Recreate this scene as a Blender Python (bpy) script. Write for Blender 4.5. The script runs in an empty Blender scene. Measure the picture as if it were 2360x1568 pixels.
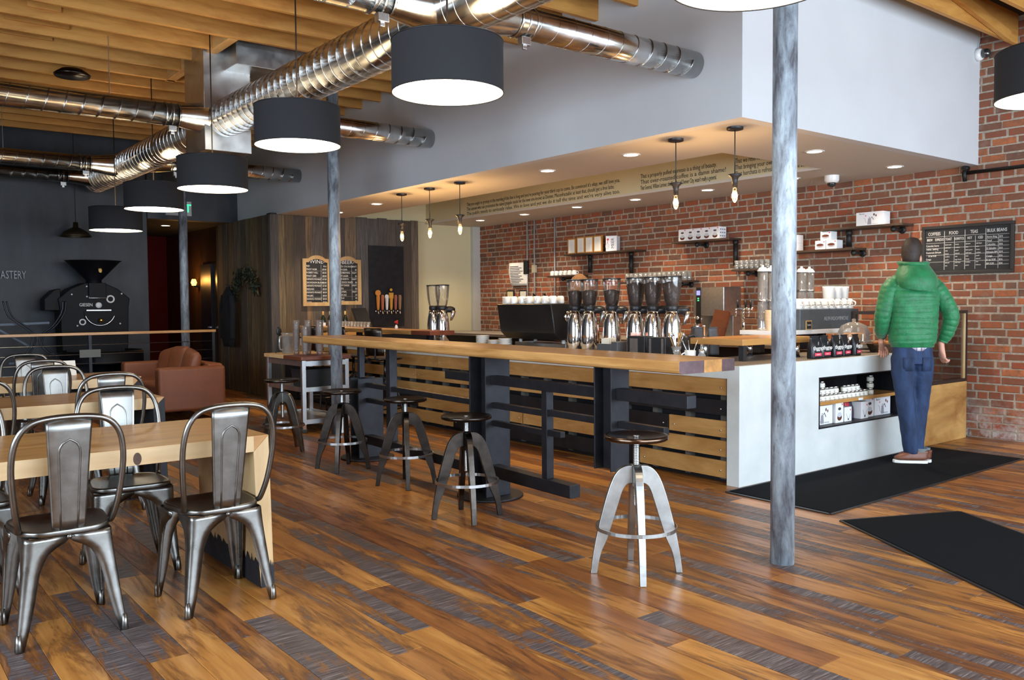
import bpy, bmesh, math, random
from math import sin, cos, pi, radians as R, sqrt, atan2
from mathutils import Vector, Matrix, Quaternion
random.seed(7)
SC = bpy.context.scene
COL = SC.collection
# ------------------------------------------------------------------ camera, light, exposure
def look_camera():
    yaw, pitch, roll = R(38.243), R(-2.456), R(-.43)
    fw = Vector((sin(yaw)*cos(pitch), cos(yaw)*cos(pitch), sin(pitch)))
    rt = Vector((cos(yaw), -sin(yaw), 0)); up = rt.cross(fw)
    r2 = rt*cos(roll)+up*sin(roll); u2 = -rt*sin(roll)+up*cos(roll)
    m = Matrix((r2, u2, -fw)).transposed().to_4x4(); m.translation = (0, 0, 1.36)
    cd = bpy.data.cameras.new('camera'); cd.sensor_width = 36; cd.lens = 1996.6/2360*36
    cd.clip_start = .05; cd.clip_end = 200
    c = bpy.data.objects.new('camera', cd); c.matrix_world = m; COL.objects.link(c)
    SC.camera = c
look_camera()
SC.view_settings.view_transform = 'Standard'; SC.view_settings.look = 'None'
SC.view_settings.exposure = 0.62; SC.view_settings.gamma = 1; SC.view_settings.use_curve_mapping = False
SC.cycles.use_denoising = True
SC.cycles.max_bounces = 5; SC.cycles.diffuse_bounces = 3; SC.cycles.glossy_bounces = 3; SC.cycles.transparent_max_bounces = 20
SC.cycles.use_adaptive_sampling = True; SC.cycles.adaptive_threshold = .07; SC.cycles.adaptive_min_samples = 16
SC.cycles.sample_clamp_indirect = 6; SC.cycles.caustics_reflective = False; SC.cycles.caustics_refractive = False
W = bpy.data.worlds.new('sky'); SC.world = W; W.use_nodes = True
W.node_tree.nodes['Background'].inputs[0].default_value = (.62, .78, 1, 1)
W.node_tree.nodes['Background'].inputs[1].default_value = .9
def area(name, loc, rot, sx, sy, power, col, spread=180):
    l = bpy.data.lights.new(name, 'AREA'); l.shape = 'RECTANGLE'; l.size = sx; l.size_y = sy
    l.energy = power; l.color = col; l.spread = R(spread)
    o = bpy.data.objects.new(name, l); o.location = loc; o.rotation_euler = rot; COL.objects.link(o); return o
# daylight entering the storefront windows behind the camera
area('window_daylight', (4.2, -2.32, 1.75), (R(90), 0, 0), 8.4, 2.5, 500, (.72, .86, 1))
area('window_daylight', (-3.3, 2.4, 1.95), (R(90), 0, R(-90)), 5.0, 1.9, 330, (.72, .86, 1))
# ------------------------------------------------------------------ helpers
def tag(o, label=None, cat=None, group=None, kind=None):
    if label: o['label'] = label
    if cat: o['category'] = cat
    if group: o['group'] = group
    if kind: o['kind'] = kind
    return o
def empty(name, loc=(0, 0, 0), rz=0, label=None, cat=None, group=None, parent=None):
    o = bpy.data.objects.new(name, None); o.empty_display_size = .1; o.location = loc
    o.rotation_euler = (0, 0, rz); COL.objects.link(o)
    if parent: o.parent = parent
    return tag(o, label, cat, group)
def cr(pts, n=6, closed=False):
    """Catmull-Rom through points"""
    P = [Vector(p) for p in pts]; out = []; L = len(P)
    rng = range(L) if closed else range(L-1)
    for i in rng:
        if closed: a, b, c, d = P[(i-1) % L], P[i], P[(i+1) % L], P[(i+2) % L]
        else: a, b, c, d = P[max(i-1, 0)], P[i], P[i+1], P[min(i+2, L-1)]
        for k in range(n):
            t = k/n
            out.append(.5*((2*b)+(c-a)*t+(2*a-5*b+4*c-d)*t*t+(3*b-a-3*c+d)*t**3))
    if not closed: out.append(P[-1])
    return out
class MB:
    def __init__(s): s.v = []; s.f = []; s.m = []; s.sm = []; s.mi = 0
    def add(s, vs, fs, sm=False):
        o = len(s.v); s.v += [tuple(v) for v in vs]
        for f in fs: s.f.append(tuple(i+o for i in f)); s.m.append(s.mi); s.sm.append(sm)
        return s
    def mat(s, i): s.mi = i; return s
    def box(s, x0, x1, y0, y1, z0, z1):
        return s.add([(x0,y0,z0),(x1,y0,z0),(x1,y1,z0),(x0,y1,z0),(x0,y0,z1),(x1,y0,z1),(x1,y1,z1),(x0,y1,z1)],
                     [(0,3,2,1),(4,5,6,7),(0,1,5,4),(1,2,6,5),(2,3,7,6),(3,0,4,7)])
    def cb(s, c, d, rz=0):
        """box by centre and size, turned about z"""
        n = len(s.v); s.box(-d[0]/2, d[0]/2, -d[1]/2, d[1]/2, -d[2]/2, d[2]/2)
        q = Matrix.Rotation(rz, 3, 'Z')
        for i in range(n, len(s.v)): s.v[i] = tuple(q @ Vector(s.v[i])+Vector(c))
        return s
    def xf(s, M, n=0):
        for i in range(n, len(s.v)): s.v[i] = tuple(M @ Vector(s.v[i]))
        return s
    def bar(s, a, b, w, h=None, up=(0,0,1)):
        """rectangular bar from a to b"""
        h = h or w; a = Vector(a); b = Vector(b); d = (b-a).normalized(); u = Vector(up)
        if abs(d.dot(u)) > .99: u = Vector((1,0,0))
        r = d.cross(u).normalized(); u = r.cross(d).normalized()
        vs = [p+r*(sx*w/2)+u*(sz*h/2) for p in (a, b) for sx, sz in ((-1,-1),(1,-1),(1,1),(-1,1))]
        return s.add(vs, [(3,2,1,0),(4,5,6,7),(0,1,5,4),(1,2,6,5),(2,3,7,6),(3,0,4,7)])
    def tube(s, pts, r, n=8, closed=False, caps=True, rad=None):
        P = [Vector(p) for p in pts]; L = len(P); o = len(s.v); T = []
        for i in range(L):
            a = P[(i-1) % L] if (closed or i) else P[0]; b = P[(i+1) % L] if (closed or i < L-1) else P[-1]
            T.append((b-a).normalized())
        u = Vector((0,0,1)) if abs(T[0].z) < .9 else Vector((1,0,0))
        nrm = T[0].cross(u).normalized(); vs = []
        for i in range(L):
            if i:
                q = T[i-1].rotation_difference(T[i]); nrm = q @ nrm
            bn = T[i].cross(nrm)
            rr = rad[i] if rad else r
            for k in range(n):
                a = 2*pi*k/n; vs.append(P[i]+(nrm*cos(a)+bn*sin(a))*rr)
        fs = []
        for i in range(L if closed else L-1):
            j = (i+1) % L
            for k in range(n):
                l = (k+1) % n; fs.append((i*n+k, i*n+l, j*n+l, j*n+k))
        s.add(vs, fs, True)
        if caps and not closed:
            s.f.append(tuple(o+k for k in range(n))[::-1]); s.m.append(s.mi); s.sm.append(False)
            s.f.append(tuple(o+(L-1)*n+k for k in range(n))); s.m.append(s.mi); s.sm.append(False)
        return s
    def cyl(s, a, b, r, r2=None, n=16, caps=True):
        return s.tube([a, b], r, n, rad=[r, r if r2 is None else r2], caps=caps)
    def lathe(s, prof, c=(0,0,0), n=20, caps=True, sx=1, sy=1):
        """profile of (r, z) turned about z"""
        o = len(s.v); vs = [(c[0]+r*cos(2*pi*k/n)*sx, c[1]+r*sin(2*pi*k/n)*sy, c[2]+z) for r, z in prof for k in range(n)]
        fs = [(i*n+k, i*n+(k+1) % n, (i+1)*n+(k+1) % n, (i+1)*n+k) for i in range(len(prof)-1) for k in range(n)]
        s.add(vs, fs, True)
        if caps:
            if prof[0][0] > 1e-5: s.f.append(tuple(range(o, o+n))[::-1]); s.m.append(s.mi); s.sm.append(False)
            if prof[-1][0] > 1e-5: s.f.append(tuple(range(len(s.v)-n, len(s.v)))); s.m.append(s.mi); s.sm.append(False)
        return s
    def prism(s, poly, a, b, axis='x'):
        """2-D outline pushed from a to b along an axis; outline in the other two axes in order"""
        def pt(p, t): return {'x': (t, p[0], p[1]), 'y': (p[0], t, p[1]), 'z': (p[0], p[1], t)}[axis]
        n = len(poly); vs = [pt(p, a) for p in poly]+[pt(p, b) for p in poly]
        fs = [tuple(range(n))[::-1], tuple(range(n, 2*n))]+[(i, (i+1) % n, (i+1) % n+n, i+n) for i in range(n)]
        return s.add(vs, fs)
    def loft(s, rings, closed=True, cap=True, sm=True):
        n = len(rings[0]); o = len(s.v); vs = [p for r in rings for p in r]
        m = n if closed else n-1
        fs = [(i*n+k, i*n+(k+1) % n, (i+1)*n+(k+1) % n, (i+1)*n+k) for i in range(len(rings)-1) for k in range(m)]
        s.add(vs, fs, sm)
        if cap and closed:
            s.f.append(tuple(range(o, o+n))[::-1]); s.m.append(s.mi); s.sm.append(sm)
            s.f.append(tuple(range(len(s.v)-n, len(s.v)))); s.m.append(s.mi); s.sm.append(sm)
        return s
    def ball(s, c, r, n=10, sc=(1,1,1)):
        prof = [(r*sin(pi*i/(n//2+2))*1, -r*cos(pi*i/(n//2+2))) for i in range(n//2+3)]
        k = len(s.v); s.lathe(prof, (0,0,0), n, caps=False)
        for i in range(k, len(s.v)):
            v = s.v[i]; s.v[i] = (c[0]+v[0]*sc[0], c[1]+v[1]*sc[1], c[2]+v[2]*sc[2])
        return s
    def mesh(s, name, mats, fix=True):
        me = bpy.data.meshes.new(name); me.from_pydata(s.v, [], s.f)
        for m in (mats if isinstance(mats, (list, tuple)) else [mats]): me.materials.append(m)
        me.polygons.foreach_set('material_index', s.m); me.polygons.foreach_set('use_smooth', s.sm)
        if fix:
            bm = bmesh.new(); bm.from_mesh(me); bmesh.ops.recalc_face_normals(bm, faces=bm.faces); bm.to_mesh(me); bm.free()
        me.update(); return me
    def build(s, name, mats, parent=None, loc=None, bev=0, seg=2, sub=0, solid=0, fix=True):
        o = bpy.data.objects.new(name, s.mesh(name, mats, fix)); COL.objects.link(o)
        if parent: o.parent = parent
        if loc: o.location = loc
        if solid:
            m = o.modifiers.new('s', 'SOLIDIFY'); m.thickness = solid; m.offset = 0
        if bev:
            m = o.modifiers.new('b', 'BEVEL'); m.width = bev; m.segments = seg; m.limit_method = 'ANGLE'; m.angle_limit = R(40); m.harden_normals = False
        if sub:
            m = o.modifiers.new('d', 'SUBSURF'); m.levels = sub; m.render_levels = sub
        return o
def struct(o): o['kind'] = 'structure'; return o
def children(o): return [c for c in bpy.data.objects if c.parent == o]
def copy_tree(o, parent=None, kids=None):
    c = o.copy(); COL.objects.link(c)
    if parent: c.parent = parent
    for ch in list(o.children): copy_tree(ch, c)
    return c
def place(o, loc, rz=0, label=None, group=None):
    o.location = loc; o.rotation_euler = (0, 0, rz)
    if label: o['label'] = label
    if group: o['group'] = group
    return o
def text(s, size, mat, parent, M, name='lettering', ex=.0008, align='CENTER', sx=1):
    cu = bpy.data.curves.new('t', 'FONT'); cu.body = s; cu.size = size; cu.align_x = align; cu.align_y = 'CENTER'
    cu.extrude = ex; cu.resolution_u = 2
    o = bpy.data.objects.new('t', cu)
    me = bpy.data.meshes.new_from_object(o); bpy.data.objects.remove(o)
    me.transform(Matrix.Diagonal((sx, 1, 1, 1))); me.transform(M); me.materials.clear(); me.materials.append(mat)
    t = bpy.data.objects.new(name, me); COL.objects.link(t); t.parent = parent
    return t
# frames for flat writing: facing -y (towards the camera side), facing -x, and facing +z
def F_ny(x, y, z): return Matrix.Translation((x, y, z)) @ Matrix.Rotation(R(90), 4, 'X')
def F_nx(x, y, z): return Matrix.Translation((x, y, z)) @ Matrix.Rotation(R(-90), 4, 'Z') @ Matrix.Rotation(R(90), 4, 'X')
# ------------------------------------------------------------------ materials
MT = {}
class NT:
    def __init__(s, name):
        s.m = bpy.data.materials.new(name); s.m.use_nodes = True; s.t = s.m.node_tree; s.n = s.t.nodes
        s.b = s.n['Principled BSDF']; MT[name] = s.m
    def new(s, k, **kw):
        x = s.n.new(k)
        for a, b in kw.items(): setattr(x, a, b)
        return x
    def link(s, a, b): s.t.links.new(a, b)
    def coord(s, kind='Object', sc=(1,1,1), off=None):
        if kind == 'World': c = s.new('ShaderNodeNewGeometry').outputs['Position']
        else: c = s.new('ShaderNodeTexCoord').outputs[kind]
        mp = s.new('ShaderNodeMapping'); mp.inputs['Scale'].default_value = sc; s.link(c, mp.inputs[0])
        if off is not None: s.link(off, mp.inputs['Location'])
        return mp.outputs[0]
    def noise(s, co, scale, detail=3, rough=.55, dist=0):
        x = s.new('ShaderNodeTexNoise'); x.inputs['Scale'].default_value = scale; x.inputs['Detail'].default_value = detail
        x.inputs['Roughness'].default_value = rough; x.inputs['Distortion'].default_value = dist
        s.link(co, x.inputs['Vector']); return x.outputs['Fac']
    def ramp(s, fac, stops, interp='LINEAR'):
        x = s.new('ShaderNodeValToRGB'); e = x.color_ramp.elements; x.color_ramp.interpolation = interp
        while len(e) < len(stops): e.new(.5)
        for i, (p, c) in enumerate(stops):
            e[i].position = p; e[i].color = (*c, 1) if len(c) == 3 else c
        s.link(fac, x.inputs[0]); return x.outputs[0]
    def mix(s, f, a, b, mode='MIX'):
        x = s.new('ShaderNodeMix', data_type='RGBA', blend_type=mode)
        for i, v in ((0, f), (6, a), (7, b)):
            if hasattr(v, 'is_linked'): s.link(v, x.inputs[i])
            elif i == 0: x.inputs[0].default_value = v
            else: x.inputs[i].default_value = (*v, 1)
        return x.outputs[2]
    def math(s, op, a, b=0.):
        x = s.new('ShaderNodeMath', operation=op)
        for i, v in ((0, a), (1, b)):
            if hasattr(v, 'is_linked'): s.link(v, x.inputs[i])
            else: x.inputs[i].default_value = v
        return x.outputs[0]
    def bump(s, h, st=.3, d=.01):
        x = s.new('ShaderNodeBump'); x.inputs['Strength'].default_value = st; x.inputs['Distance'].default_value = d
        s.link(h, x.inputs['Height']); s.link(x.outputs[0], s.b.inputs['Normal'])
    def set(s, **kw):
        for k, v in kw.items():
            k = {'col': 'Base Color', 'rough': 'Roughness', 'metal': 'Metallic', 'spec': 'Specular IOR Level', 'emis': 'Emission Color',
                 'es': 'Emission Strength', 'trans': 'Transmission Weight', 'coat': 'Coat Weight', 'alpha': 'Alpha', 'sheen': 'Sheen Weight', 'ior': 'IOR'}[k]
            if hasattr(v, 'is_linked'): s.link(v, s.b.inputs[k])
            else: s.b.inputs[k].default_value = (*v, 1) if isinstance(v, tuple) else v
        return s
def S(c):
    """sRGB 0-255 to linear"""
    return tuple((x/255/12.92 if x <= 10 else ((x/255+.055)/1.055)**2.4) for x in c)
def plain(name, col, rough=.5, metal=0, var=.0, vs=8, bump=0, bs=60, **kw):
    t = NT(name).set(rough=rough, metal=metal, **kw)
    if var:
        f = t.noise(t.coord(), vs, 4)
        t.set(col=t.ramp(f, [(.3, tuple(max(0, c*(1-var)) for c in col)), (.7, tuple(min(1, c*(1+var)) for c in col))]))
    else: t.set(col=col)
    if bump: t.bump(t.noise(t.coord(), bs, 3), bump, .004)
    return t.m
def wood(name, dark, light, axis='y', fine=38, rough=.42, kn=True, coord='Object'):
    t = NT(name); sc = [fine*.16]*3; sc['xyz'.index(axis)] = .55
    co = t.coord(coord, tuple(sc)); f = t.noise(co, 3.2, 5, .6, .6)
    c = t.ramp(f, [(.28, dark), (.5, tuple((a+b)/2 for a, b in zip(dark, light))), (.72, light)])
    sc2 = [fine]*3; sc2['xyz'.index(axis)] = 1.2
    g = t.noise(t.coord(coord, tuple(sc2)), 4, 4, .7)
    c = t.mix(t.math('MULTIPLY', g, .35), c, tuple(x*.45 for x in dark))
    t.set(col=c, rough=rough); t.bump(g, .12, .002); return t.m
def emit(name, col, st):
    t = NT(name).set(col=col, emis=col, es=st, rough=.6); return t.m
def glass(name, tint=(.95, .97, .97), refl=.12, rough=.03, milk=0):
    """thin clear sheet: see-through with a surface sheen"""
    t = NT(name); out = t.n['Material Output']; tr = t.new('ShaderNodeBsdfTransparent'); tr.inputs[0].default_value = (*tint, 1)
    gl = t.new('ShaderNodeBsdfGlossy'); gl.inputs['Roughness'].default_value = rough
    fr = t.new('ShaderNodeFresnel'); fr.inputs[0].default_value = 1.45
    f = t.math('ADD', t.math('MULTIPLY', fr.outputs[0], .8), refl*.4)
    mx = t.new('ShaderNodeMixShader'); t.link(f, mx.inputs[0]); t.link(tr.outputs[0], mx.inputs[1]); t.link(gl.outputs[0], mx.inputs[2])
    if milk:
        df = t.new('ShaderNodeBsdfDiffuse'); df.inputs[0].default_value = (.85, .85, .84, 1); m2 = t.new('ShaderNodeMixShader'); m2.inputs[0].default_value = milk
        t.link(mx.outputs[0], m2.inputs[1]); t.link(df.outputs[0], m2.inputs[2]); mx = m2
    t.link(mx.outputs[0], out.inputs[0]); return t.m
# ------------------------------------------------------------------ surface materials
def floor_mat():
    t = NT('reclaimed_floor'); a = t.new('ShaderNodeAttribute', attribute_name='Col')
    sep = t.new('ShaderNodeSeparateColor'); t.link(a.outputs['Color'], sep.inputs[0])
    off = t.new('ShaderNodeVectorMath', operation='SCALE'); t.link(a.outputs['Color'], off.inputs[0]); off.inputs['Scale'].default_value = 40
    o = off.outputs[0]
    grain = t.noise(t.coord('World', (11, .8, 1), o), 3, 5, .55, .5)
    honey = t.ramp(grain, [(.22, S((152, 96, 40))), (.5, S((184, 124, 58))), (.78, S((206, 150, 80)))])
    brown = t.ramp(grain, [(.22, S((108, 64, 32))), (.5, S((142, 86, 40))), (.78, S((168, 110, 54)))])
    base = t.mix(t.ramp(sep.outputs[0], [(.3, (0,0,0)), (.75, (1,1,1))]), honey, brown)
    worn = t.noise(t.coord('World', (5.5, .75, 1), o), 1.6, 5, .68, .8)
    fine = t.noise(t.coord('World', (30, 4, 1), o), 2, 4, .7)
    w = t.math('ADD', worn, t.math('MULTIPLY', t.math('SUBTRACT', fine, .5), .2))
    w = t.math('ADD', w, t.math('MULTIPLY', t.math('SUBTRACT', sep.outputs[1], .5), .24))
    mask = t.ramp(w, [(.555, (0,0,0)), (.62, (1,1,1))])
    saw = t.noise(t.coord('World', (3, 60, 1), o), 2.2, 3, .7)
    grey = t.ramp(saw, [(.33, S((50, 40, 41))), (.55, S((92, 80, 79))), (.72, S((148, 138, 134)))])
    stain = t.ramp(w, [(.44, (1,1,1)), (.555, (.42,.36,.34))])
    big = t.ramp(t.noise(t.coord('World', (3, .7, 1), o), 1.3, 3, .5), [(.3, (.80,.77,.75)), (.65, (1.05,1.05,1.05))])
    base = t.mix(1, base, big, 'MULTIPLY')
    base = t.mix(1, base, stain, 'MULTIPLY')
    t.set(col=t.mix(mask, base, grey), rough=t.ramp(w, [(.45, (.30,)*3), (.6, (.46,)*3)]), spec=.5)
    t.bump(t.math('ADD', grain, t.math('MULTIPLY', saw, mask)), .16, .004); return t.m
FLOOR = floor_mat()
def brick_mat(name, coat=False):
    t = NT(name); a = t.new('ShaderNodeAttribute', attribute_name='Col')
    n = t.noise(t.coord('World'), 26, 6, .65); c = t.mix(t.ramp(n, [(.35, (0,0,0)), (.7, (1,1,1))]), a.outputs['Color'], (.20, .085, .045), 'MIX')
    n2 = t.noise(t.coord('World'), 5, 4, .6)
    c = t.mix(t.ramp(n2, [(.60, (0,0,0)), (.78, (.5,.5,.5))]), c, (.33, .27, .23))
    # lime bloom low on the wall
    z = t.new('ShaderNodeSeparateXYZ'); t.link(t.coord('World'), z.inputs[0])
    lowm = t.math('MULTIPLY', t.ramp(z.outputs[2], [(.02, (1,1,1)), (.42, (0,0,0))]), t.ramp(t.noise(t.coord('World'), 7, 5, .7), [(.42, (0,0,0)), (.6, (1,1,1))]))
    c = t.mix(lowm, c, (.46, .42, .40))
    t.set(col=c, rough=.85); t.bump(n, .5, .006); return t.m
BRICK = brick_mat('brick_clay')
MORTAR = plain('mortar', S((162, 150, 134)), .95, 0, .25, 30, .6, 90)
WHITE = plain('white_paint', S((205, 206, 208)), .75, 0, .03, 2, .05, 200)
CREAM = plain('cream_paint', S((206, 196, 158)), .75, 0, .03, 2)
PLASTER = plain('grey_plaster', S((190, 188, 182)), .8, 0, .05, 3)
DARKWALL = NT('dark_wall')
_n = DARKWALL.noise(DARKWALL.coord('World', (1.2, 1, .35)), 2.2, 6, .62)
DARKWALL.set(col=DARKWALL.ramp(_n, [(.3, (.014, .017, .022)), (.7, (.04, .046, .058))]), rough=.55); DARKWALL = DARKWALL.m
JOIST = wood('pine_joist', S((168, 106, 40)), S((220, 162, 82)), 'x', 14, .6)
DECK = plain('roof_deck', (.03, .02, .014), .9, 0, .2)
def galv(name, c0, c1, rough, sc):
    t = NT(name); n = t.noise(t.coord('Object'), sc, 4, .6)
    t.set(col=t.ramp(n, [(.3, c0), (.7, c1)]), metal=1, rough=t.ramp(n, [(.3, (rough*.8,)*3), (.7, (rough*1.3,)*3)])); return t.m
GALV = galv('galvanized', (.55, .55, .54), (.72, .72, .71), .20, 9)
GALVD = galv('galvanized_duct_box', (.45, .45, .44), (.62, .62, .60), .32, 6)
STEELBLUE = NT('painted_post')
_n = STEELBLUE.noise(STEELBLUE.coord('Object', (9, 9, 2.4)), 1.4, 6, .7, .4); _n2 = STEELBLUE.noise(STEELBLUE.coord('Object', (30, 30, 10)), 1.5, 3, .6)
STEELBLUE.set(col=STEELBLUE.mix(STEELBLUE.ramp(_n2, [(.62, (0,0,0)), (.72, (.6,.6,.6))]), STEELBLUE.ramp(_n, [(.34, S((84, 84, 90))), (.5, S((140, 148, 156))), (.66, S((176, 188, 196)))]), S((90, 84, 82))), rough=.5, metal=.15)
STEELBLUE = STEELBLUE.m
BLACK = plain('black_satin', (.012, .012, .014), .42)
BLACKM = plain('black_steel', (.022, .022, .027), .45, .6, .25, 12)
CHARCOAL = plain('charcoal_fabric', (.014, .0145, .017), .9, 0, .12, 300)
CHROME = plain('chrome', (.82, .82, .83), .08, 1)
STEEL = plain('brushed_steel', (.56, .57, .58), .28, 1, .1, 30)
WHITEC = plain('white_ceramic', (.82, .81, .79), .25)
# ------------------------------------------------------------------ floor
XB, ZH, YH, XH = 8.87, 2.67, 3.87, 5.15     # brick wall, soffit height, bulkhead front and side
def cam_px(p):
    yaw, pitch = R(38.243), R(-2.456); v = Vector(p)-Vector((0, 0, 1.36))
    fw = Vector((sin(yaw)*cos(pitch), cos(yaw)*cos(pitch), sin(pitch))); rt = Vector((cos(yaw), -sin(yaw), 0)); up = rt.cross(fw)
    d = v.dot(fw)
    return (1180+1996*v.dot(rt)/d, 784-1996*v.dot(up)/d, d) if d > .1 else (0, 0, -1)
def in_view(p):
    x, y, d = cam_px(p); return d > .2 and -60 < x < 2420 and -60 < y < 1628
def colattr(me, cols):
    a = me.color_attributes.new('Col', 'FLOAT_COLOR', 'CORNER'); k = 0; buf = []
    for p in me.polygons:
        c = cols[p.index] if isinstance(cols, list) else cols
        for _ in p.loop_indices: buf += [c[0], c[1], c[2], 1]
    a.data.foreach_set('color', buf)
def small_mesh(name, verts, faces, mat, col):
    me = bpy.data.meshes.new(name); me.from_pydata(verts, [], faces); me.materials.append(mat); me.update(); colattr(me, col); return me
def chamfer_box(sx, sy, sz, c, top='z'):
    """box with chamfered edges round the seen face; origin at the centre of the back face, seen face towards +z or -x"""
    a, b = sx/2, sy/2; v = [(-a,-b,0),(a,-b,0),(a,b,0),(-a,b,0),(-a,-b,sz-c),(a,-b,sz-c),(a,b,sz-c),(-a,b,sz-c),(-a+c,-b+c,sz),(a-c,-b+c,sz),(a-c,b-c,sz),(-a+c,b-c,sz)]
    f = [(0,1,5,4),(1,2,6,5),(2,3,7,6),(3,0,4,7),(4,5,9,8),(5,6,10,9),(6,7,11,10),(7,4,8,11),(8,9,10,11)]
    if top == '-x': v = [(-z, -x, y) for x, y, z in v]
    return v, f
FX0, FX1, FY0, FY1 = -3.5, XB, -2.4, 18.0
floor = struct(MB().box(FX0, FX1+.3, FY0, FY1, -.2, -.018).build('floor', plain('subfloor', (.02, .015, .012), .9)))
planks = []
rng = random.Random(3); x = .621-.148*28; pw = .148
while x < FX1:
    y = FY0-rng.random()*1.5
    while y < FY1:
        L = rng.choice((.9, 1.3, 1.7, 2.1, 2.6)); y1 = min(y+L, FY1); y0 = max(y, FY0); xa, xb = max(x, FX0), min(x+pw, FX1)
        if y1-y0 > .1 and xb-xa > .02:
            pts = [(u, v, 0) for u in (xa, (xa+xb)/2, xb) for v in (y0, y0*.75+y1*.25, (y0+y1)/2, y0*.25+y1*.75, y1)]
            n = sum(in_view(p) and not (p[0] > 5.2 and p[1] > 3.9) for p in pts)
            d = min((cam_px(p)[2] for p in pts if in_view(p)), default=99)
            planks.append((n*(y1-y0)*(xb-xa)/max(d, 1)**2/len(pts), xa, xb, y0, y1))
        y = y+L
    x += pw
planks.sort(key=lambda p: -p[0])
restv, restf, restc = [], [], []
for i, (sc, xa, xb, y0, y1) in enumerate(planks):
    c = (rng.random(), rng.random(), rng.random()); g = .0012
    v, f = chamfer_box(xb-xa-g, y1-y0-g, .018, .0015); cx, cy = (xa+xb)/2, (y0+y1)/2; dz = rng.uniform(-.0012, 0)
    if i < 290:
        o = bpy.data.objects.new('plank', small_mesh('plank', v, f, FLOOR, c)); COL.objects.link(o); o.parent = floor; o.location = (cx, cy, -.018+dz)
    else:
        k = len(restv); restv += [(p[0]+cx, p[1]+cy, p[2]-.018+dz) for p in v]; restf += [tuple(q+k for q in w) for w in f]; restc += [c]*len(f)
o = bpy.data.objects.new('far_planks', small_mesh('far_planks', restv, restf, FLOOR, restc)); COL.objects.link(o); o.parent = floor; o['kind'] = 'stuff'
# ------------------------------------------------------------------ brick wall
wall_right = struct(MB().box(XB, XB+.3, -2.4, 12.2, 0, 4.1).build('wall_right', MORTAR))
BC = [S(c) for c in ((166, 86, 54), (158, 78, 50), (148, 74, 52), (176, 98, 60), (138, 72, 54), (128, 80, 62), (146, 88, 64), (118, 76, 64), (164, 96, 66), (104, 76, 68), (154, 70, 44), (78, 66, 64))]
brng = random.Random(11); bmesh_cache = {}; bricks = []
ch = .0765; z = .0; row = 0
while z < 3.96:
    y = 1.6-brng.random()*.2; jit = 0
    header = row % 7 == 5
    while y < 12.18:
        L = (.104 if header else .212)+brng.uniform(-.012, .012)
        if not header and brng.random() < .08: L = .12
        hz = .0625+brng.uniform(-.004, .003); y1 = min(y+L, 12.18)
        hid = z > ZH+.02 and y > YH+.06
        if y1-y > .05 and not hid:
            p = (XB, (y+y1)/2, z+ch/2); vis = in_view(p) and not (p[1] > 3.95 and z < .62)
            d = cam_px(p)[2]; bricks.append(((y1-y)*hz/d/d if vis and d > 0 else 0, y, y1, z+(ch-hz)/2+brng.uniform(-.003, .003), hz))
        y = y1+.014
    z += ch; row += 1
bricks.sort(key=lambda b: -b[0]); rv, rf, rc = [], [], []
for i, (sc, y0, y1, z0, hz) in enumerate(bricks):
    pr = .004+brng.uniform(-.003, .004); c = brng.choice(BC[:11] if brng.random() < .93 else BC); L = y1-y0-.001
    k_ = brng.uniform(.8, 1.2); c = (c[0]*k_*.93, c[1]*k_*.93, c[2]*k_*.84)
    if i < 295:
        key = (round(L/.02), BC.index(brng.choice(BC)) if False else i % 24)
        if key not in bmesh_cache:
            v, f = chamfer_box(round(L/.02)*.02-.001, hz, pr+.02, .005, '-x'); bmesh_cache[key] = small_mesh('brick', v, f, BRICK, c)
        o = bpy.data.objects.new('brick', bmesh_cache[key]); COL.objects.link(o); o.parent = wall_right; o.location = (XB+.02, (y0+y1)/2, z0+hz/2); o.rotation_euler = (brng.uniform(-.012, .012), 0, brng.uniform(-.01, .01))
    else:
        v, f = chamfer_box(L, hz, pr+.02, .005, '-x'); k = len(rv); t = brng.uniform(-.004, .004)
        rv += [(p[0]+XB+.02, p[1]+(y0+y1)/2, p[2]+z0+hz/2+p[1]*t) for p in v]; rf += [tuple(q+k for q in w) for w in f]; rc += [c]*len(f)
o = bpy.data.objects.new('brickwork', small_mesh('brickwork', rv, rf, BRICK, rc)); COL.objects.link(o); o.parent = wall_right; o['kind'] = 'stuff'
# ------------------------------------------------------------------ other walls, bulkhead and soffit
struct(MB().box(6.9, XB, 12.2, 12.4, 0, 4.0).build('wall_back', CREAM))
struct(MB().box(8.72, 8.88, 12.12, 12.2, 0, ZH).build('trim_1', PLASTER, bev=.004))
struct(MB().box(FX0-.1, 3.78, 13.6, 13.75, 0, 4.0).build('wall_roastery', DARKWALL))
struct(MB().box(3.78, XH+.05, 13.55, 13.75, 2.66, 4.0).build('wall_header', DARKWALL))
struct(MB().box(3.62, 3.78, 13.75, 17.2, 0, 2.66).build('wall_passage_left', DARKWALL))
struct(MB().box(3.62, 5.3, 17.0, 17.2, 0, 2.66).build('wall_passage_end', plain('oxblood_paint', (.075, .004, .003), .7, spec=.1)))
PASS = wood('passage_panel', (.03, .016, .008), (.07, .04, .018), 'z', 12, .3)
struct(MB().box(5.07, 5.2, 14.2, 17.1, 0, 2.66).build('wall_passage_right', PASS))
struct(MB().box(3.62, 5.3, 13.75, 17.2, 2.66, 2.76).build('ceiling_passage', plain('passage_ceiling', (.012, .012, .012), .8)))
struct(MB().box(FX0-.15, FX0, -2.4, 13.7, 0, 1.0).box(FX0-.15, FX0, -2.4, 13.7, 2.9, 4.0).box(FX0-.15, FX0, 5.0, 13.7, 1.0, 2.9).box(FX0-.15, FX0, -2.4, -.2, 1.0, 2.9).build('wall_left', PLASTER))
FR = plain('window_frame', (.03, .03, .03), .5)
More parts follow.
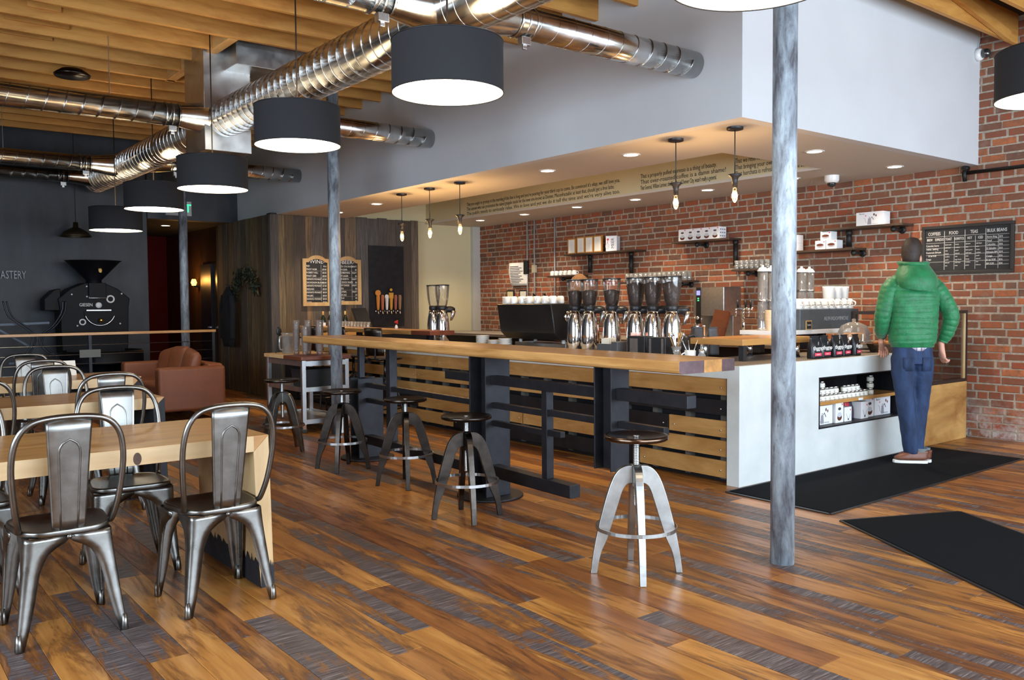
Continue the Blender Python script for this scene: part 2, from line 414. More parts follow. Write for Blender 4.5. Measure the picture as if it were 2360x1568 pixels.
wf = MB().box(FX0-.1, XB+.3, -2.6, -2.42, 0, .45).box(FX0-.1, XB+.3, -2.6, -2.42, 3.05, 4.0).box(FX0-.1, -.1, -2.6, -2.42, .45, 3.05).box(8.5, XB+.3, -2.6, -2.42, .45, 3.05)
struct(wf.build('wall_front', PLASTER))
WG = glass('window_glass')
for k in range(5):
    x0 = -.1+k*1.72; w = MB()
    w.box(x0, x0+.06, -2.55, -2.47, .45, 3.05).box(x0+1.66, x0+1.72, -2.55, -2.47, .45, 3.05).box(x0+.06, x0+1.66, -2.55, -2.47, .45, .51).box(x0+.06, x0+1.66, -2.55, -2.47, 2.99, 3.05)
    o = struct(w.build('window_%d' % (k+1), FR)); MB().box(x0+.06, x0+1.66, -2.515, -2.505, .51, 2.99).build('pane', WG, o)
# bulkhead over the bar, with a raised tray in its soffit
TX0, TX1, TY0, TY1 = 6.24, 7.80, 4.9, 12.2
SOFF = plain('soffit_paint', S((202, 196, 186)), .7)
bk = MB()
bk.mat(0).box(XH, XH+.1, YH, 13.55, ZH, 4.0).box(XH+.1, XB, YH, YH+.1, ZH, 4.0)
bk.mat(1).box(XH+.1, TX0, YH+.1, 13.5, ZH, ZH+.03).box(TX1, XB, YH+.1, 12.2, ZH, ZH+.03).box(TX0, TX1, YH+.1, TY0, ZH, ZH+.03)
bk.mat(2).box(TX1, TX1+.03, TY0-.03, TY1, ZH+.03, ZH+.55).box(TX0-.03, TX0, TY0-.03, TY1, ZH+.03, ZH+.55).box(TX0, TX1, TY0-.03, TY0, ZH+.03, ZH+.55).box(TX0, TX1, TY1-.03, TY1, ZH+.03, ZH+.55)
bk.mat(1).box(TX0, TX1, TY0, TY1, ZH+.55, ZH+.58)
bulk = struct(bk.build('wall_bulkhead', [WHITE, SOFF, CREAM], fix=False))
INK = plain('ink_grey', (.05, .05, .045), .8)
quotes = [("That you ought to grumpy in the morning if the line is long and you're pouring for your third cup to come. Be convinced it's okay, we still love you.",
           "That anyone who can pronounce the naked grapple needs for the new one knows as Denver, Misconfractable: at least that, should get a free latte.",
           "The public needs to seriously relax. We in love and yet we do it tell the time and we're very alive too."),
          ("That a properly pulled espresso is a thing of beauty.", "That over-roasted coffee is a damn shame!", "That General, William Larimer, the 'founder' of Denver City, wasn't really a general."),
          ("That we reserve the right to deny anyone a free latte.", "That bringing your own tough dog is a great idea!", "That horchata is refreshing and riding a bike is cool.")]
for ci, (ya, wid) in enumerate(((11.0, 3.3), (7.35, 1.15), (5.95, 1.05))):
    for li, s in enumerate(quotes[ci]):
        t = text(s, .074, INK, bulk, F_nx(TX1-.002, ya, ZH+.21-.07*li), align='LEFT', ex=.0005)
        w = max(v.co.y for v in t.data.vertices)-min(v.co.y for v in t.data.vertices)
        if ci == 0 or w > wid*1.25:
            k = wid*(1 if li != 1 else .97)/w; t.data.transform(Matrix.Translation((0, ya, 0)) @ Matrix.Diagonal((1, k, 1, 1)) @ Matrix.Translation((0, -ya, 0)))
# recessed downlights
GLOW = emit('downlight_glow', (1, .86, .66), 9)
DL = [(5.65, 5.44), (5.65, 6.58), (5.68, 10.05), (5.75, 11.28), (8.15, 5.47), (8.16, 6.62), (8.15, 7.77), (8.12, 8.84), (8.14, 10.01), (8.15, 11.13), (6.84, 4.37), (8.27, 4.4)]
DLN = ['nearest but one over the front of the bar', 'nearest the painted quotes over the bar front', 'third along the front soffit from the counter corner', 'deepest of the front soffit row by the wooden wall',
       'first along the brick wall from the tea boxes', 'second along the brick wall', 'third along the brick wall', 'fourth along the brick wall', 'fifth along the brick wall above the conduits', 'last along the brick wall by the cream wall',
       'over the counter beside the tall grey post', 'over the pastry case near the chalkboard']
for (x, y), nm in zip(DL, DLN):
    e = empty('downlight', (x, y, ZH), 0, 'round recessed downlight in the soffit, '+nm, 'downlight', 'recessed downlights in the soffit')
    MB().lathe([(.085, -.002), (.085, -.006), (.068, -.008), (.062, -.002)], n=24, caps=False).build('trim_ring', WHITE, e)
    MB().lathe([(.066, -.0045), (.0, -.0046)], n=24, caps=False).build('lens', GLOW, e)
    l = bpy.data.lights.new('downlight_beam', 'SPOT'); l.energy = 75; l.color = (1, .80, .56); l.spot_size = R(115); l.spot_blend = .8; l.shadow_soft_size = .06
    lo = bpy.data.objects.new('downlight_beam', l); lo.location = (0, 0, -.02); COL.objects.link(lo); lo.parent = e
# ------------------------------------------------------------------ ceiling joists and deck
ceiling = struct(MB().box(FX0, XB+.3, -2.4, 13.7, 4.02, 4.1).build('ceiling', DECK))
jm_full = {}
def joist(y, x0, x1, z0=3.72, h=.28):
    o = MB().box(x0, x1, -.022, .022, 0, h).build('joist', JOIST, ceiling, (0, y, z0), bev=.003, seg=1); return o
y = 7.17-.455*20
while y < 13.4:
    if y < YH-.1: joist(y, FX0, XB-.05, 3.745)
    elif 7.9 < y < 9.3: joist(y, FX0, 2.86); joist(y, 4.2, XH)
    else: joist(y, FX0, XH)
    y += .455
MB().box(2.86, 2.95, 7.66, 9.5, 3.72, 3.98).build('joist_header', wood('pale_pine', S((186, 132, 70)), S((226, 182, 118)), 'y', 12, .6), ceiling, bev=.003)
for yb in (2.2, 5.1, 7.5):
    pass
for (xa, za, xb_, zb) in ((6.9, 4.0, 8.55, 3.76), (5.6, 3.78, 6.9, 4.0)):
    MB().bar((xa, 3.48, za), (xb_, 3.48, zb), .04, .09).build('truss_web', JOIST, ceiling)
    MB().bar((xa, 3.03, za), (xb_, 3.03, zb), .04, .09).build('truss_web', JOIST, ceiling)
for yb, xs in ((9.95, (.55, 1.0)), (9.0, (1.2, 1.7)), (8.54, (1.25, 1.75)), (8.09, (1.35, 1.6))):
    MB().box(xs[0], xs[1], yb-.05, yb-.022, 3.80, 3.98).build('splice_block', JOIST, ceiling, bev=.002)
# ------------------------------------------------------------------ ducts
DXc, DZc, DR = 3.02, 3.13, .172
def pipe(name, a, b, r, pitch, parent, mat=GALV, sr=.0022):
    a, b = Vector(a), Vector(b); L = (b-a).length; d = (b-a).normalized()
    p = MB().cyl(a, b, r, n=36).build(name, mat, parent)
    u = Vector((0, 0, 1)); s = d.cross(u).normalized(); n = int(L/pitch); m = MB(); pts = []
    st = 28
    for i in range(n*st+1):
        t = i/st; an = 2*pi*t; pts.append(a+d*(t*pitch)+(s*cos(an)+u*sin(an))*(r+.001))
    m.tube(pts, sr, 4, caps=False).build('spiral_seam', GALVD if False else GALV, p, fix=False)
    return p
duct = empty('spiral_duct', (DXc, 8, DZc), 0, 'round galvanized spiral duct with side branches under the timber joists', 'duct')
dk = Vector((-DXc, -8, -DZc))
def dpipe(n, a, b, r, pitch, sr=.0022): return pipe(n, Vector(a)+dk, Vector(b)+dk, r, pitch, duct, GALV, sr)
dpipe('main_pipe', (DXc, 1.2, DZc), (DXc, 8.2, DZc), DR, .12)
dpipe('main_pipe', (DXc, 8.75, DZc), (DXc, 13.3, DZc), DR, .125, .008)
for xe, yb, rb in ((XH, 4.31, .098), (XH, 7.93, .095), (XH, 11.25, .09), (FX0, 4.45, .1), (FX0, 8.32, .105), (FX0, 11.75, .095), (FX0, 13.05, .085)):
    sg = 1 if xe > DXc else -1
    p = dpipe('branch_pipe', (DXc+sg*.42, yb, DZc), (xe, yb, DZc), rb, .145)
    # tapering take-off that leaves the main pipe at a slant, with its damper collar
    k = []
    for f in range(5):
        t = f/4; rr = (rb*1.5)*(1-t)+rb*t; c = Vector((DXc+sg*(.10+.30*t), yb-.0, DZc))+dk
        k.append([c+Vector((0, cos(q)*rr, sin(q)*rr)) for q in [2*pi*j/24 for j in range(24)]])
    MB().loft(k, cap=False).build('take_off', GALV, p)
    m = MB()
    for dx in (.41, .47, .53): m.tube([Vector((DXc+sg*dx, yb+cos(q)*(rb+.003), DZc+sin(q)*(rb+.003)))+dk for q in [2*pi*j/24 for j in range(24)]], .007, 5, closed=True)
    m.build('collar', GALV, p)
    c = Vector((DXc+sg*.47, yb-.03, DZc-rb-.03))+dk
    MB().cb(c, (.07, .05, .05)).cb(c+Vector((0, 0, -.035)), (.03, .02, .03)).build('damper_bracket', STEEL, p, bev=.003)
MB().box(-.2, .25, .2, .75, -.31, .85).build('plenum_box', GALVD, duct, bev=.004)
MB().box(-.0, .75, -.1, .45, .45, .86).build('plenum_box', GALVD, duct, bev=.004)
for xx, yy, z0, z1 in ((-1.0, 8.3, .105, .62), (.62, 7.35, .17, .62), (-1.35, 11.75, .09, .6)):
    MB().bar((xx, yy-8, z0), (xx, yy-8, z1), .026, .003).build('hanger_strap', STEEL, duct)
# ------------------------------------------------------------------ iron posts
for nm, (x, y), lb in (('p', (3.85, 2.63), 'tall mottled grey-blue steel column in front of the white counter'), ('p', (4.17, 8.27), 'mottled grey steel column rising behind the long bar table'), ('p', (4.12, 13.0), 'thin grey column in front of the dark red passage')):
    e = empty('support_column', (x, y, 0), 0, lb, 'column', 'round steel support columns')
    MB().lathe([(.061, 0), (.061, 3.72)], n=32).build('shaft', STEELBLUE, e)
    MB().box(-.09, .09, -.09, .09, 3.70, 3.72).build('cap_plate', STEELBLUE, e)
# ------------------------------------------------------------------ furniture materials
OAK = wood('honey_oak', S((168, 118, 62)), S((214, 166, 104)), 'y', 26, .3)
OAKX = wood('honey_oak_x', S((170, 116, 56)), S((216, 164, 96)), 'x', 26, .28)
PALE = wood('pale_ash', S((200, 160, 108)), S((230, 200, 154)), 'x', 16, .4)
PALEZ = wood('pale_ash_z', S((200, 160, 108)), S((230, 200, 154)), 'z', 16, .4)
ENDG = plain('dark_end_grain', S((84, 62, 66)), .6, 0, .35, 22, .3, 80)
ENDL = plain('light_end_grain', S((186, 134, 74)), .6, 0, .3, 22, .2, 80)
GUN = NT('gunmetal'); _n = GUN.noise(GUN.coord('Object'), 7, 5, .65)
GUN.set(col=GUN.ramp(_n, [(.3, (.15, .145, .133)), (.7, (.28, .275, .26))]), metal=1, rough=GUN.ramp(_n, [(.3, (.24,)*3), (.7, (.40,)*3)])); GUN = GUN.m
GUNT = plain('gunmetal_tube', (.20, .19, .175), .32, 1, .2, 14)
DARKST = NT('dark_bronze_steel'); _n = DARKST.noise(DARKST.coord('Object'), 9, 4, .6)
DARKST.set(col=DARKST.ramp(_n, [(.3, (.028, .024, .021)), (.7, (.07, .058, .05))]), metal=1, rough=.30); DARKST = DARKST.m
PALEST = NT('pale_steel'); _n = PALEST.noise(PALEST.coord('Object'), 8, 5, .6)
PALEST.set(col=PALEST.ramp(_n, [(.3, (.30, .30, .29)), (.7, (.52, .53, .52))]), metal=1, rough=.36); PALEST = PALEST.m
RUSTSEAT = plain('bronzed_seat', (.13, .085, .06), .22, 1, .3, 10)
BOLT = plain('bolt_head', (.5, .5, .5), .35, 1)
# ------------------------------------------------------------------ metal cafe chair (faces +y)
def make_chair():
    e = empty('metal_chair')
    # dished seat with rolled rim
    N = 40; rings = []
    for k, z, s in ((.0, .441, 0), (.5, .441, 0), (.80, .447, 0), (.93, .456, 0), (.985, .458, 0), (1.0, .450, 0), (1.0, .436, 0), (.985, .432, 0)):
        r = []
        for i in range(N):
            a = 2*pi*i/N; q = 2/4.2; cx, cy = cos(a), sin(a)
            x = math.copysign(abs(cx)**q, cx)*.182; y = math.copysign(abs(cy)**q, cy)*.178
            w = 1+.10*(y/.178)          # wider to the front
            r.append((x*k*w, y*k, z))
        rings.append(r)
    MB().loft(rings, cap=False).build('seat', GUN, e)
    MB().lathe([(.0, 0), (.011, 0), (.009, .004), (0, .005)], (0, 0, 0), 10, caps=False).xf(Matrix.Translation((0, -.178, .425)) @ Matrix.Rotation(R(90), 4, 'X')).build('rivet', GUNT, e)
    # four sheet-metal legs, each flaring into its half of the apron
    for sx in (-1, 1):
        for sy in (-1, 1):
            m = MB(); rows = []
            hw = .182*(1.08 if sy > 0 else .93)
            prof = [(.434, 1.0, 0), (.415, 1.0, .03), (.40, .90, .05), (.385, .72, .08), (.362, .54, .12), (.33, .44, .18), (.29, .36, .26), (.23, .315, .42), (.15, .265, .64), (.07, .20, .86), (.0, .135, 1.0)]
            for z, w, t in prof:
                cx = sx*(hw*.97+(.205-hw*.97)*t); cy = sy*(.172+(.205-.172)*t)
                wx, wy = w*abs(cx), w*abs(cy); r = min(.03, wx*.35)
                pts = [(cx-sx*wx, cy-sy*.004), (cx-sx*wx*.55, cy-sy*.001), (cx-sx*r*1.3, cy), (cx-sx*r*.4, cy-sy*r*.12), (cx-sx*r*.12, cy-sy*r*.4), (cx, cy-sy*r*1.3), (cx-sx*.001, cy-sy*wy*.55), (cx-sx*.004, cy-sy*wy)]
                rows.append([(x, y, z) for x, y in pts])
            m.loft(rows, closed=False).build('leg', GUN, e, solid=.003)
            c = prof[-1]
            MB().lathe([(.013, 0), (.016, .004), (.014, .03), (.010, .07)], (sx*.196, sy*.196, 0), 10).build('foot', GUNT, e)
    # tubular back hoop
    half = [(.172, -.095, .452), (.176, -.125, .47), (.192, -.165, .56), (.204, -.195, .68), (.203, -.215, .77), (.186, -.230, .845), (.150, -.238, .893), (.095, -.240, .914), (.0, -.238, .920)]
    path = cr(half+[(-x, y, z) for x, y, z in half[-2::-1]], 5)
    MB().tube(path, .0125, 10).build('back_hoop', GUNT, e)
    # tapered splat with folded edges and a raised arch
    def sp(u, t): # u -1..1, t 0..1 up
        w = .060+.024*t; return Vector((u*w, -.168-.070*t-.012*(1-u*u)*.6, .446+.462*t))
    T = [i/10 for i in range(11)]; U = [-1, -.9, -.5, 0, .5, .9, 1]
    rows = []
    for t in T:
        r = [sp(-1, t)+Vector((0, .014, 0))]+[sp(u, t) for u in U]+[sp(1, t)+Vector((0, .014, 0))]; rows.append(r)
    s = MB().loft(rows, closed=False).build('splat', GUN, e, solid=.002)
    arch = [sp(-.52, t) for t in (.02, .2, .4, .6, .7)]+[sp(-.52*cos(a), .70+.12*sin(a)) for a in (R(25), R(50), R(75))]+[sp(0, .83)]
    arch = arch+[Vector((-p.x, p.y, p.z)) for p in arch[-2::-1]]
    MB().tube([p+Vector((0, -.001, 0)) for p in arch], .0045, 6).build('raised_arch', GUN, s)
    return e
chair = make_chair()
CH = [((.74, 4.03), 0, 'grey metal cafe chair in the lower left corner, its back to the camera'),
      ((1.37, 3.985), R(2), 'grey metal cafe chair tucked in beside the pale table leg, back to the camera'),
      ((1.19, 4.74), R(176), 'shiny pale-backed metal chair on the far side of the nearest table'),
      ((.47, 4.75), R(182), 'metal chair cut off by the left edge, far side of the nearest table'),
      ((1.42, 6.22), R(1), 'dark metal chair with its back to the camera at the middle table'),
      ((.67, 6.2), R(-2), 'dark metal chair cut off by the left edge at the middle table'),
      ((1.29, 6.80), R(181), 'worn light metal chair facing the camera across the middle table'),
      ((1.34, 8.08), R(2), 'dark metal chair with its back to the camera at the farthest table'),
      ((1.40, 8.74), R(180), 'light metal chair facing the camera behind the farthest table')]
for i, (p, rz, lb) in enumerate(CH):
    c = chair if i == 0 else copy_tree(chair)
    place(c, (*p, 0), rz, lb, 'metal cafe chairs'); c['category'] = 'chair'
# ------------------------------------------------------------------ waterfall slab tables on the left
def slab_table(x0, x1, y0, y1, label, dark=False, zt=.737):
    th = .076; e = empty('slab_table', (x1, y0, 0), 0, label, 'table', 'slab tables with waterfall ends'); w = y1-y0; L = x0-x1
    # top: mitred at its end; boards side by side
    for k in range(3):
        a, b = w*k/3, w*(k+1)/3
        m = MB().prism([(L, zt-th), (-th, zt-th), (0, zt), (L, zt)], a+.0004, b-.0004, 'y'); m.build('top_board', OAKX if not dark else OAKX, e, bev=.0015)
        # the side facing the room is paler
    MB().box(L, -th*.98, -.0018, -.0002, zt-th+.001, zt-.001).build('edge_face', PALE, e)
    TAR = plain('charred_paint', (.012, .014, .02), .7) if 'charred_paint' not in MT else MT['charred_paint']
    lg = MB().prism([(-th, zt-th), (0, zt), (.012, .14), (.016, 0), (-.05, 0), (-.062, .14)], 0, w, 'y').build('waterfall_leg', PALEZ if not dark else TAR, e, bev=.003)
    # torn-edged dark paint at the foot
    m = MB(); n = 26; r = random.Random(5)
    for yy, s in ((-.0015, 1), (w+.0015, 1)):
        top = [(-.052+.066*i/n, yy, .11+r.uniform(-.02, .025)) for i in range(n+1)]; bot = [(-.05+.066*i/n, yy, 0) for i in range(n+1)]
        m.loft([bot, top], closed=False, sm=False)
    for xx0, xx1, zz in ((-.052, -.063, .13), (.0165, .0135, .12)):
        top = [(xx1 if True else 0, w*i/40, zz+r.uniform(-.02, .03)) for i in range(41)]; bot = [(xx0, w*i/40, 0) for i in range(41)]
        m.loft([bot, top], closed=False, sm=False)
    m.build('foot_paint', TAR, lg, fix=False)
    return e
t1 = slab_table(-.9, 1.64, 3.975, 4.79, 'nearest pale wooden slab table with a mitred waterfall end and knot')
kn = MB().lathe([(.0, 0), (.022, 0)], n=18, caps=False).build('knot', plain('knot_brown', S((70, 42, 26)), .6, 0, .4, 60), t1)
kn.data.transform(Matrix.Translation((-.60, -.0024, .69)) @ Matrix.Rotation(R(90), 4, 'X') @ Matrix.Diagonal((.8, 1.25, 1, 1)))
slab_table(-.6, 1.78, 6.09, 6.83, 'middle slab table with a dark painted end between two chairs', True)
slab_table(-.4, 2.15, 8.0, 8.74, 'farthest slab table in front of the brown sofa, dark painted end', True)
card = MB().add([(-.085, 0, 0), (.085, 0, 0), (.085, .05, .13), (-.085, .05, .13), (-.085, .1, 0), (.085, .1, 0)], [(0, 1, 2, 3), (3, 2, 5, 4)]).build('table_card', plain('card_white', (.8, .76, .66), .8), None, (1.66, 8.58, .737), solid=.002)
tag(card, 'white folded menu card standing on the farthest slab table', 'card')
# ------------------------------------------------------------------ screw stools
def make_stool(zs, legm, seatm, ringm):
    e = empty('bar_stool'); zh = .545
    MB().lathe([(.0, zs-.012), (.10, zs-.010), (.142, zs-.004), (.156, zs-.002), (.161, zs-.010), (.160, zs-.022), (.150, zs-.028), (.04, zs-.03), (.0, zs-.03)], n=40, caps=False).build('seat', seatm, e)
    MB().lathe([(.0, zs-.0110), (.016, zs-.0105), (.014, zs-.0065), (0, zs-.006)], n=14, caps=False).build('seat_bolt', BOLT, e)
    z0 = zs-.36; m = MB()
    prof = [(.014, z0)]
    z = z0
    while z < zs-.03: prof += [(.0145, z), (.0165, z+.004), (.0145, z+.008)]; z += .008
    m.lathe(prof, n=12); m.build('screw_shaft', ringm, e)
    MB().lathe([(.024, zh-.115), (.026, zh-.10), (.026, zh-.01), (.021, zh+.004)], n=16).build('hub', legm, e)
    o = cr([(.02, zh), (.06, zh-.004), (.10, zh-.035), (.135, zh-.10), (.165, zh-.19), (.192, zh-.30), (.214, .15), (.228, 0)], 4)if False else None
    outer = [(.022, zh), (.055, zh-.003), (.088, zh-.022), (.116, zh-.062), (.142, zh-.13), (.168, zh-.22), (.195, zh-.33), (.217, .10), (.230, 0)]
    inner = [(.022, zh-.088), (.042, zh-.091), (.058, zh-.104), (.073, zh-.132), (.091, zh-.19), (.116, zh-.27), (.148, zh-.37), (.180, .10), (.199, 0)]
    O = cr([(r, 0, z) for r, z in outer], 3); I = cr([(r, 0, z) for r, z in inner], 3)
    for k in range(4):
        m = MB(); rows = []
        n = len(O)
        for i in range(n):
            t = .021-.006*i/(n-1)
            rows.append([(O[i].x, -t, O[i].z), (O[i].x, t, O[i].z), (I[i].x, t, I[i].z), (I[i].x, -t, I[i].z)])
        m.loft(rows, sm=False).xf(Matrix.Rotation(k*pi/2, 3, 'Z')); m.build('leg', legm, e, bev=.002, seg=2)
    rr = .199; m = MB(); zr = .225
    m.loft([[(r*cos(2*pi*i/48), r*sin(2*pi*i/48), z) for i in range(48)] for r, z in ((rr, zr), (rr+.005, zr), (rr+.005, zr+.018), (rr, zr+.018), (rr, zr))], cap=False, sm=False); m.build('foot_ring', ringm, e)
    return e
s1 = place(make_stool(.70, PALEST, RUSTSEAT, PALEST), (3.15, 3.0, 0), R(52), 'pale steel screw stool alone in front of the white counter', 'screw stools at the bar table'); s1['category'] = 'stool'
sd = make_stool(.655, DARKST, DARKST, STEEL)
for i, (p, rz, lb) in enumerate((((3.15, 4.47), 66, 'dark screw stool nearest the round table base, right of its neighbour'), ((3.375, 5.58), 62, 'dark screw stool third along the bar table, half behind its neighbour'),
                                 ((3.30, 6.46), 50, 'dark screw stool beside the short plate column of the bar table'))):
    c = sd if i == 0 else copy_tree(sd); place(c, (*p, 0), R(rz), lb, 'screw stools at the bar table'); c['category'] = 'stool'
s5 = place(make_stool(.668, GUN, DARKST, STEEL), (3.30, 7.66, 0), R(30), 'grey screw stool at the far end beside the steel cart', 'screw stools at the bar table'); s5['category'] = 'stool'
# ------------------------------------------------------------------ long bar table with welded steel base
bt = empty('bar_table', (3.60, 4.87, 0), R(-2.49), 'long thick wooden bar table on a welded black steel base', 'table')
for xa, xb, dk in ((-.106, .083, 1), (.083, .221, 0), (.221, .324, 1)):
    m = MB()
    if xa < 0:
        m.prism([(xa+.02, .986), (xb, .986), (xb, 1.052), (xa+.006, 1.052), (xa, 1.046), (xa, 1.004), (xa+.006, .992)], -1.93, 3.03, 'y'); m.m[0] = 1
    else:
        m.box(xa, xb, -1.93, 3.03, .986, 1.052); m.m[2] = 1
    m.build('top_board', [OAK, ENDG if dk else ENDL], bt, bev=.002)
def hbeam(cx, cy, w, d, z0, z1, t=.014):
    m = MB().box(cx-w/2, cx+w/2, cy-d/2, cy-d/2+t, z0, z1).box(cx-w/2, cx+w/2, cy+d/2-t, cy+d/2, z0, z1).box(cx-.006, cx+.006, cy-d/2+t, cy+d/2-t, z0, z1); return m
hbeam(.03, .0, .205, .21, .015, .986).build('beam_column', BLACKM, bt, bev=.002)
hbeam(.0, -1.30, .14, .15, .39, .986, .010).build('beam_column', BLACKM, bt, bev=.002)
hbeam(.03, 1.93, .24, .17, .015, .71).build('beam_column', BLACKM, bt, bev=.002)
for y in (0, 1.93): MB().lathe([(.235, 0), (.235, .012), (.228, .015)], (.03, y, 0), 40).build('base_disc', BLACKM, bt)
for a, b, z, h in ((-.105, -1.225, .83, .062), (-1.375, -1.92, .835, .068), (.105, .50, .83, .06), (-.105, -.68, .655, .04), (-.72, -1.225, .663, .04), (-1.375, -1.74, .66, .04), (-.105, -.68, .53, .038), (-.72, -.855, .536, .038),
                   (1.84, .105, .653, .04), (1.84, 1.42, .52, .038), (1.84, .105, .18, .075), (-.105, -.97, .20, .082)):
    MB().box(-h*.5, h*.5, min(a, b), max(a, b), z-h/2, z+h/2).build('rail', BLACKM, bt, bev=.003)
for y, z0, z1, w in ((-.70, .24, .80, .055), (1.40, .215, .986, .07), (1.97, .71, .986, .05)):
    MB().box(-w/2, w/2, y-w/2, y+w/2, z0, z1).build('upright', BLACKM, bt, bev=.003)
# ------------------------------------------------------------------ drum pendants over the floor
SHADEIN = plain('shade_lining', (.85, .80, .70), .8)
DIFF = emit('lamp_diffuser', (1, .84, .60), 7)
def make_drum():
    e = empty('drum_pendant')
    MB().lathe([(.30, .0), (.30, .27)], n=56, caps=False).build('shade', CHARCOAL, e)
    MB().lathe([(.297, .001), (.297, .27)], n=56, caps=False).build('shade_lining', SHADEIN, e)
    MB().lathe([(.296, .012), (.20, .016), (0, .020)], n=48, caps=False).build('diffuser', DIFF, e)
    MB().tube([(.3*cos(2*pi*i/48), .3*sin(2*pi*i/48), .27) for i in range(48)], .004, 5, closed=True).tube([(.3*cos(2*pi*i/48), .3*sin(2*pi*i/48), 0) for i in range(48)], .003, 5, closed=True).build('rim_wire', BLACK, e)
    sp = MB()
    for k in range(3): sp.cyl((0, 0, .25), (.297*cos(k*2.094), .297*sin(k*2.094), .25), .004, n=6)
    sp.build('spider', BLACK, e)
    return e
CORD = plain('brown_cord', (.03, .018, .012), .7)
drum = make_drum()
DP = [((2.62, 1.92, 2.49), 'charcoal drum pendant cut off at the top edge in front of the grey column'), ((2.655, 3.91, 2.49), 'largest charcoal drum pendant hanging whole below the spiral duct'),
      ((2.665, 5.83, 2.49), 'second charcoal drum pendant in the row, before the galvanized plenum'), ((2.712, 7.705, 2.385), 'third charcoal drum pendant in the row, over the exit sign'),
      ((2.78, 9.71, 2.39), 'fourth charcoal drum pendant in the row, over the passage'), ((2.78, 11.29, 2.275), 'smallest and farthest charcoal drum pendant near the coffee roaster'),
      ((5.47, 1.98, 2.49), 'charcoal drum pendant cut off by the right edge before the brick wall')]
for i, (p, lb) in enumerate(DP):
    c = drum if i == 0 else copy_tree(drum); place(c, p, 0, lb, 'charcoal drum pendants'); c['category'] = 'pendant lamp'
    MB().cyl((0, 0, .25), (0, 0, 4.0-p[2]), .0055, n=8).build('cord', CORD, c)
# ------------------------------------------------------------------ bare-bulb pendants along the bar
BULBG = glass('bulb_glass', (1, .93, .8), .1); FIL = emit('filament', (1, .46, .10), 10)
def make_bulb():
    e = empty('bulb_pendant')
    MB().lathe([(.062, 0), (.062, -.018), (.05, -.022), (0, -.022)], n=28, caps=False).build('canopy', BLACK, e)
    MB().cyl((0, 0, -.02), (0, 0, -.36), .004, n=8).build('cord', BLACK, e)
    MB().lathe([(.012, -.345), (.05, -.352), (.052, -.358), (.028, -.378), (.021, -.40), (.021, -.455), (.0, -.455)], n=22).build('socket', BLACK, e)
    b = MB().lathe([(.013, -.452), (.016, -.47), (.027, -.495), (.0275, -.53), (.020, -.556), (.0, -.566)], n=20, caps=False).build('bulb', BULBG, e)
    f = MB()
    for k in range(6):
        a = 2*pi*k/6; f.cyl((.009*cos(a), .009*sin(a), -.478), (.011*cos(a), .011*sin(a), -.532), .0022, n=5)
    f.build('filament', FIL, b)
    return e
bp = make_bulb()
for i, (y, lb) in enumerate(((4.13, 'bare filament bulb pendant nearest the corner of the bulkhead'), (4.71, 'bare filament bulb pendant second from the bulkhead corner'), (7.76, 'bare filament bulb pendant, right one of the far three'), (8.36, 'bare filament bulb pendant, middle one of the far three'), (8.97, 'bare filament bulb pendant, left one of the far three'))):
    c = bp if i == 0 else copy_tree(bp); place(c, (5.41, y, ZH), 0, lb, 'bare bulb pendants over the bar'); c['category'] = 'pendant lamp'
    l = bpy.data.lights.new('bulb_light', 'POINT'); l.energy = 7; l.color = (1, .62, .28); l.shadow_soft_size = .03
    lo = bpy.data.objects.new('bulb_light', l); lo.location = (0, 0, -.505); COL.objects.link(lo); lo.parent = c
# ------------------------------------------------------------------ brown leather sofa
LEA = plain('brown_leather', S((126, 73, 46)), .5, 0, .12, 5, .25, 40)
sf = empty('leather_sofa', (2.95, 10.3, 0), 0, 'brown leather sofa with loose back cushions behind the slab tables', 'sofa')
MB().box(0, .78, 0, .17, .12, .635).build('arm', LEA, sf, bev=.035, seg=4)
MB().box(0, .78, 1.48, 1.65, .12, .635).build('arm', LEA, sf, bev=.035, seg=4)
MB().box(.60, .80, .10, 1.55, .12, .66).build('back', LEA, sf, bev=.05, seg=4)
MB().box(.02, .70, .16, 1.50, .12, .26).build('base', LEA, sf, bev=.02)
for k in range(2): MB().box(.03, .62, .175+k*.655, .825+k*.655, .26, .43).build('seat_cushion', LEA, sf, bev=.04, seg=4)
for k, (yy, lean, h) in enumerate(((.40, .22, .40), (.86, .25, .43), (1.22, .2, .39))):
    m = MB(); rows = []
    n = 10
    for i in range(n+1):
        v = -1+2*i/n; row = []
        for j in range(24):
            a = 2*pi*j/24; q = .62; cx = math.copysign(abs(cos(a))**q, cos(a)); cy = math.copysign(abs(sin(a))**q, sin(a))
            edge = sqrt(max(0, 1-abs(v)**3.2)); row.append((cx*.085*(.25+.75*edge), cy*.225*(.93+.07*edge), v*h/2))
        rows.append(row)
    m.loft(rows); o = m.build('loose_cushion', LEA, sf); o.location = (.49, yy, .43+h*.47); o.rotation_euler = (R(6-8*k), lean, R(6*k-4))
for x, y in ((.05, .06), (.72, .06), (.05, 1.59), (.72, 1.59)): MB().lathe([(.02, 0), (.026, .12)], (x, y, 0), 12).build('leg', BLACK, sf)
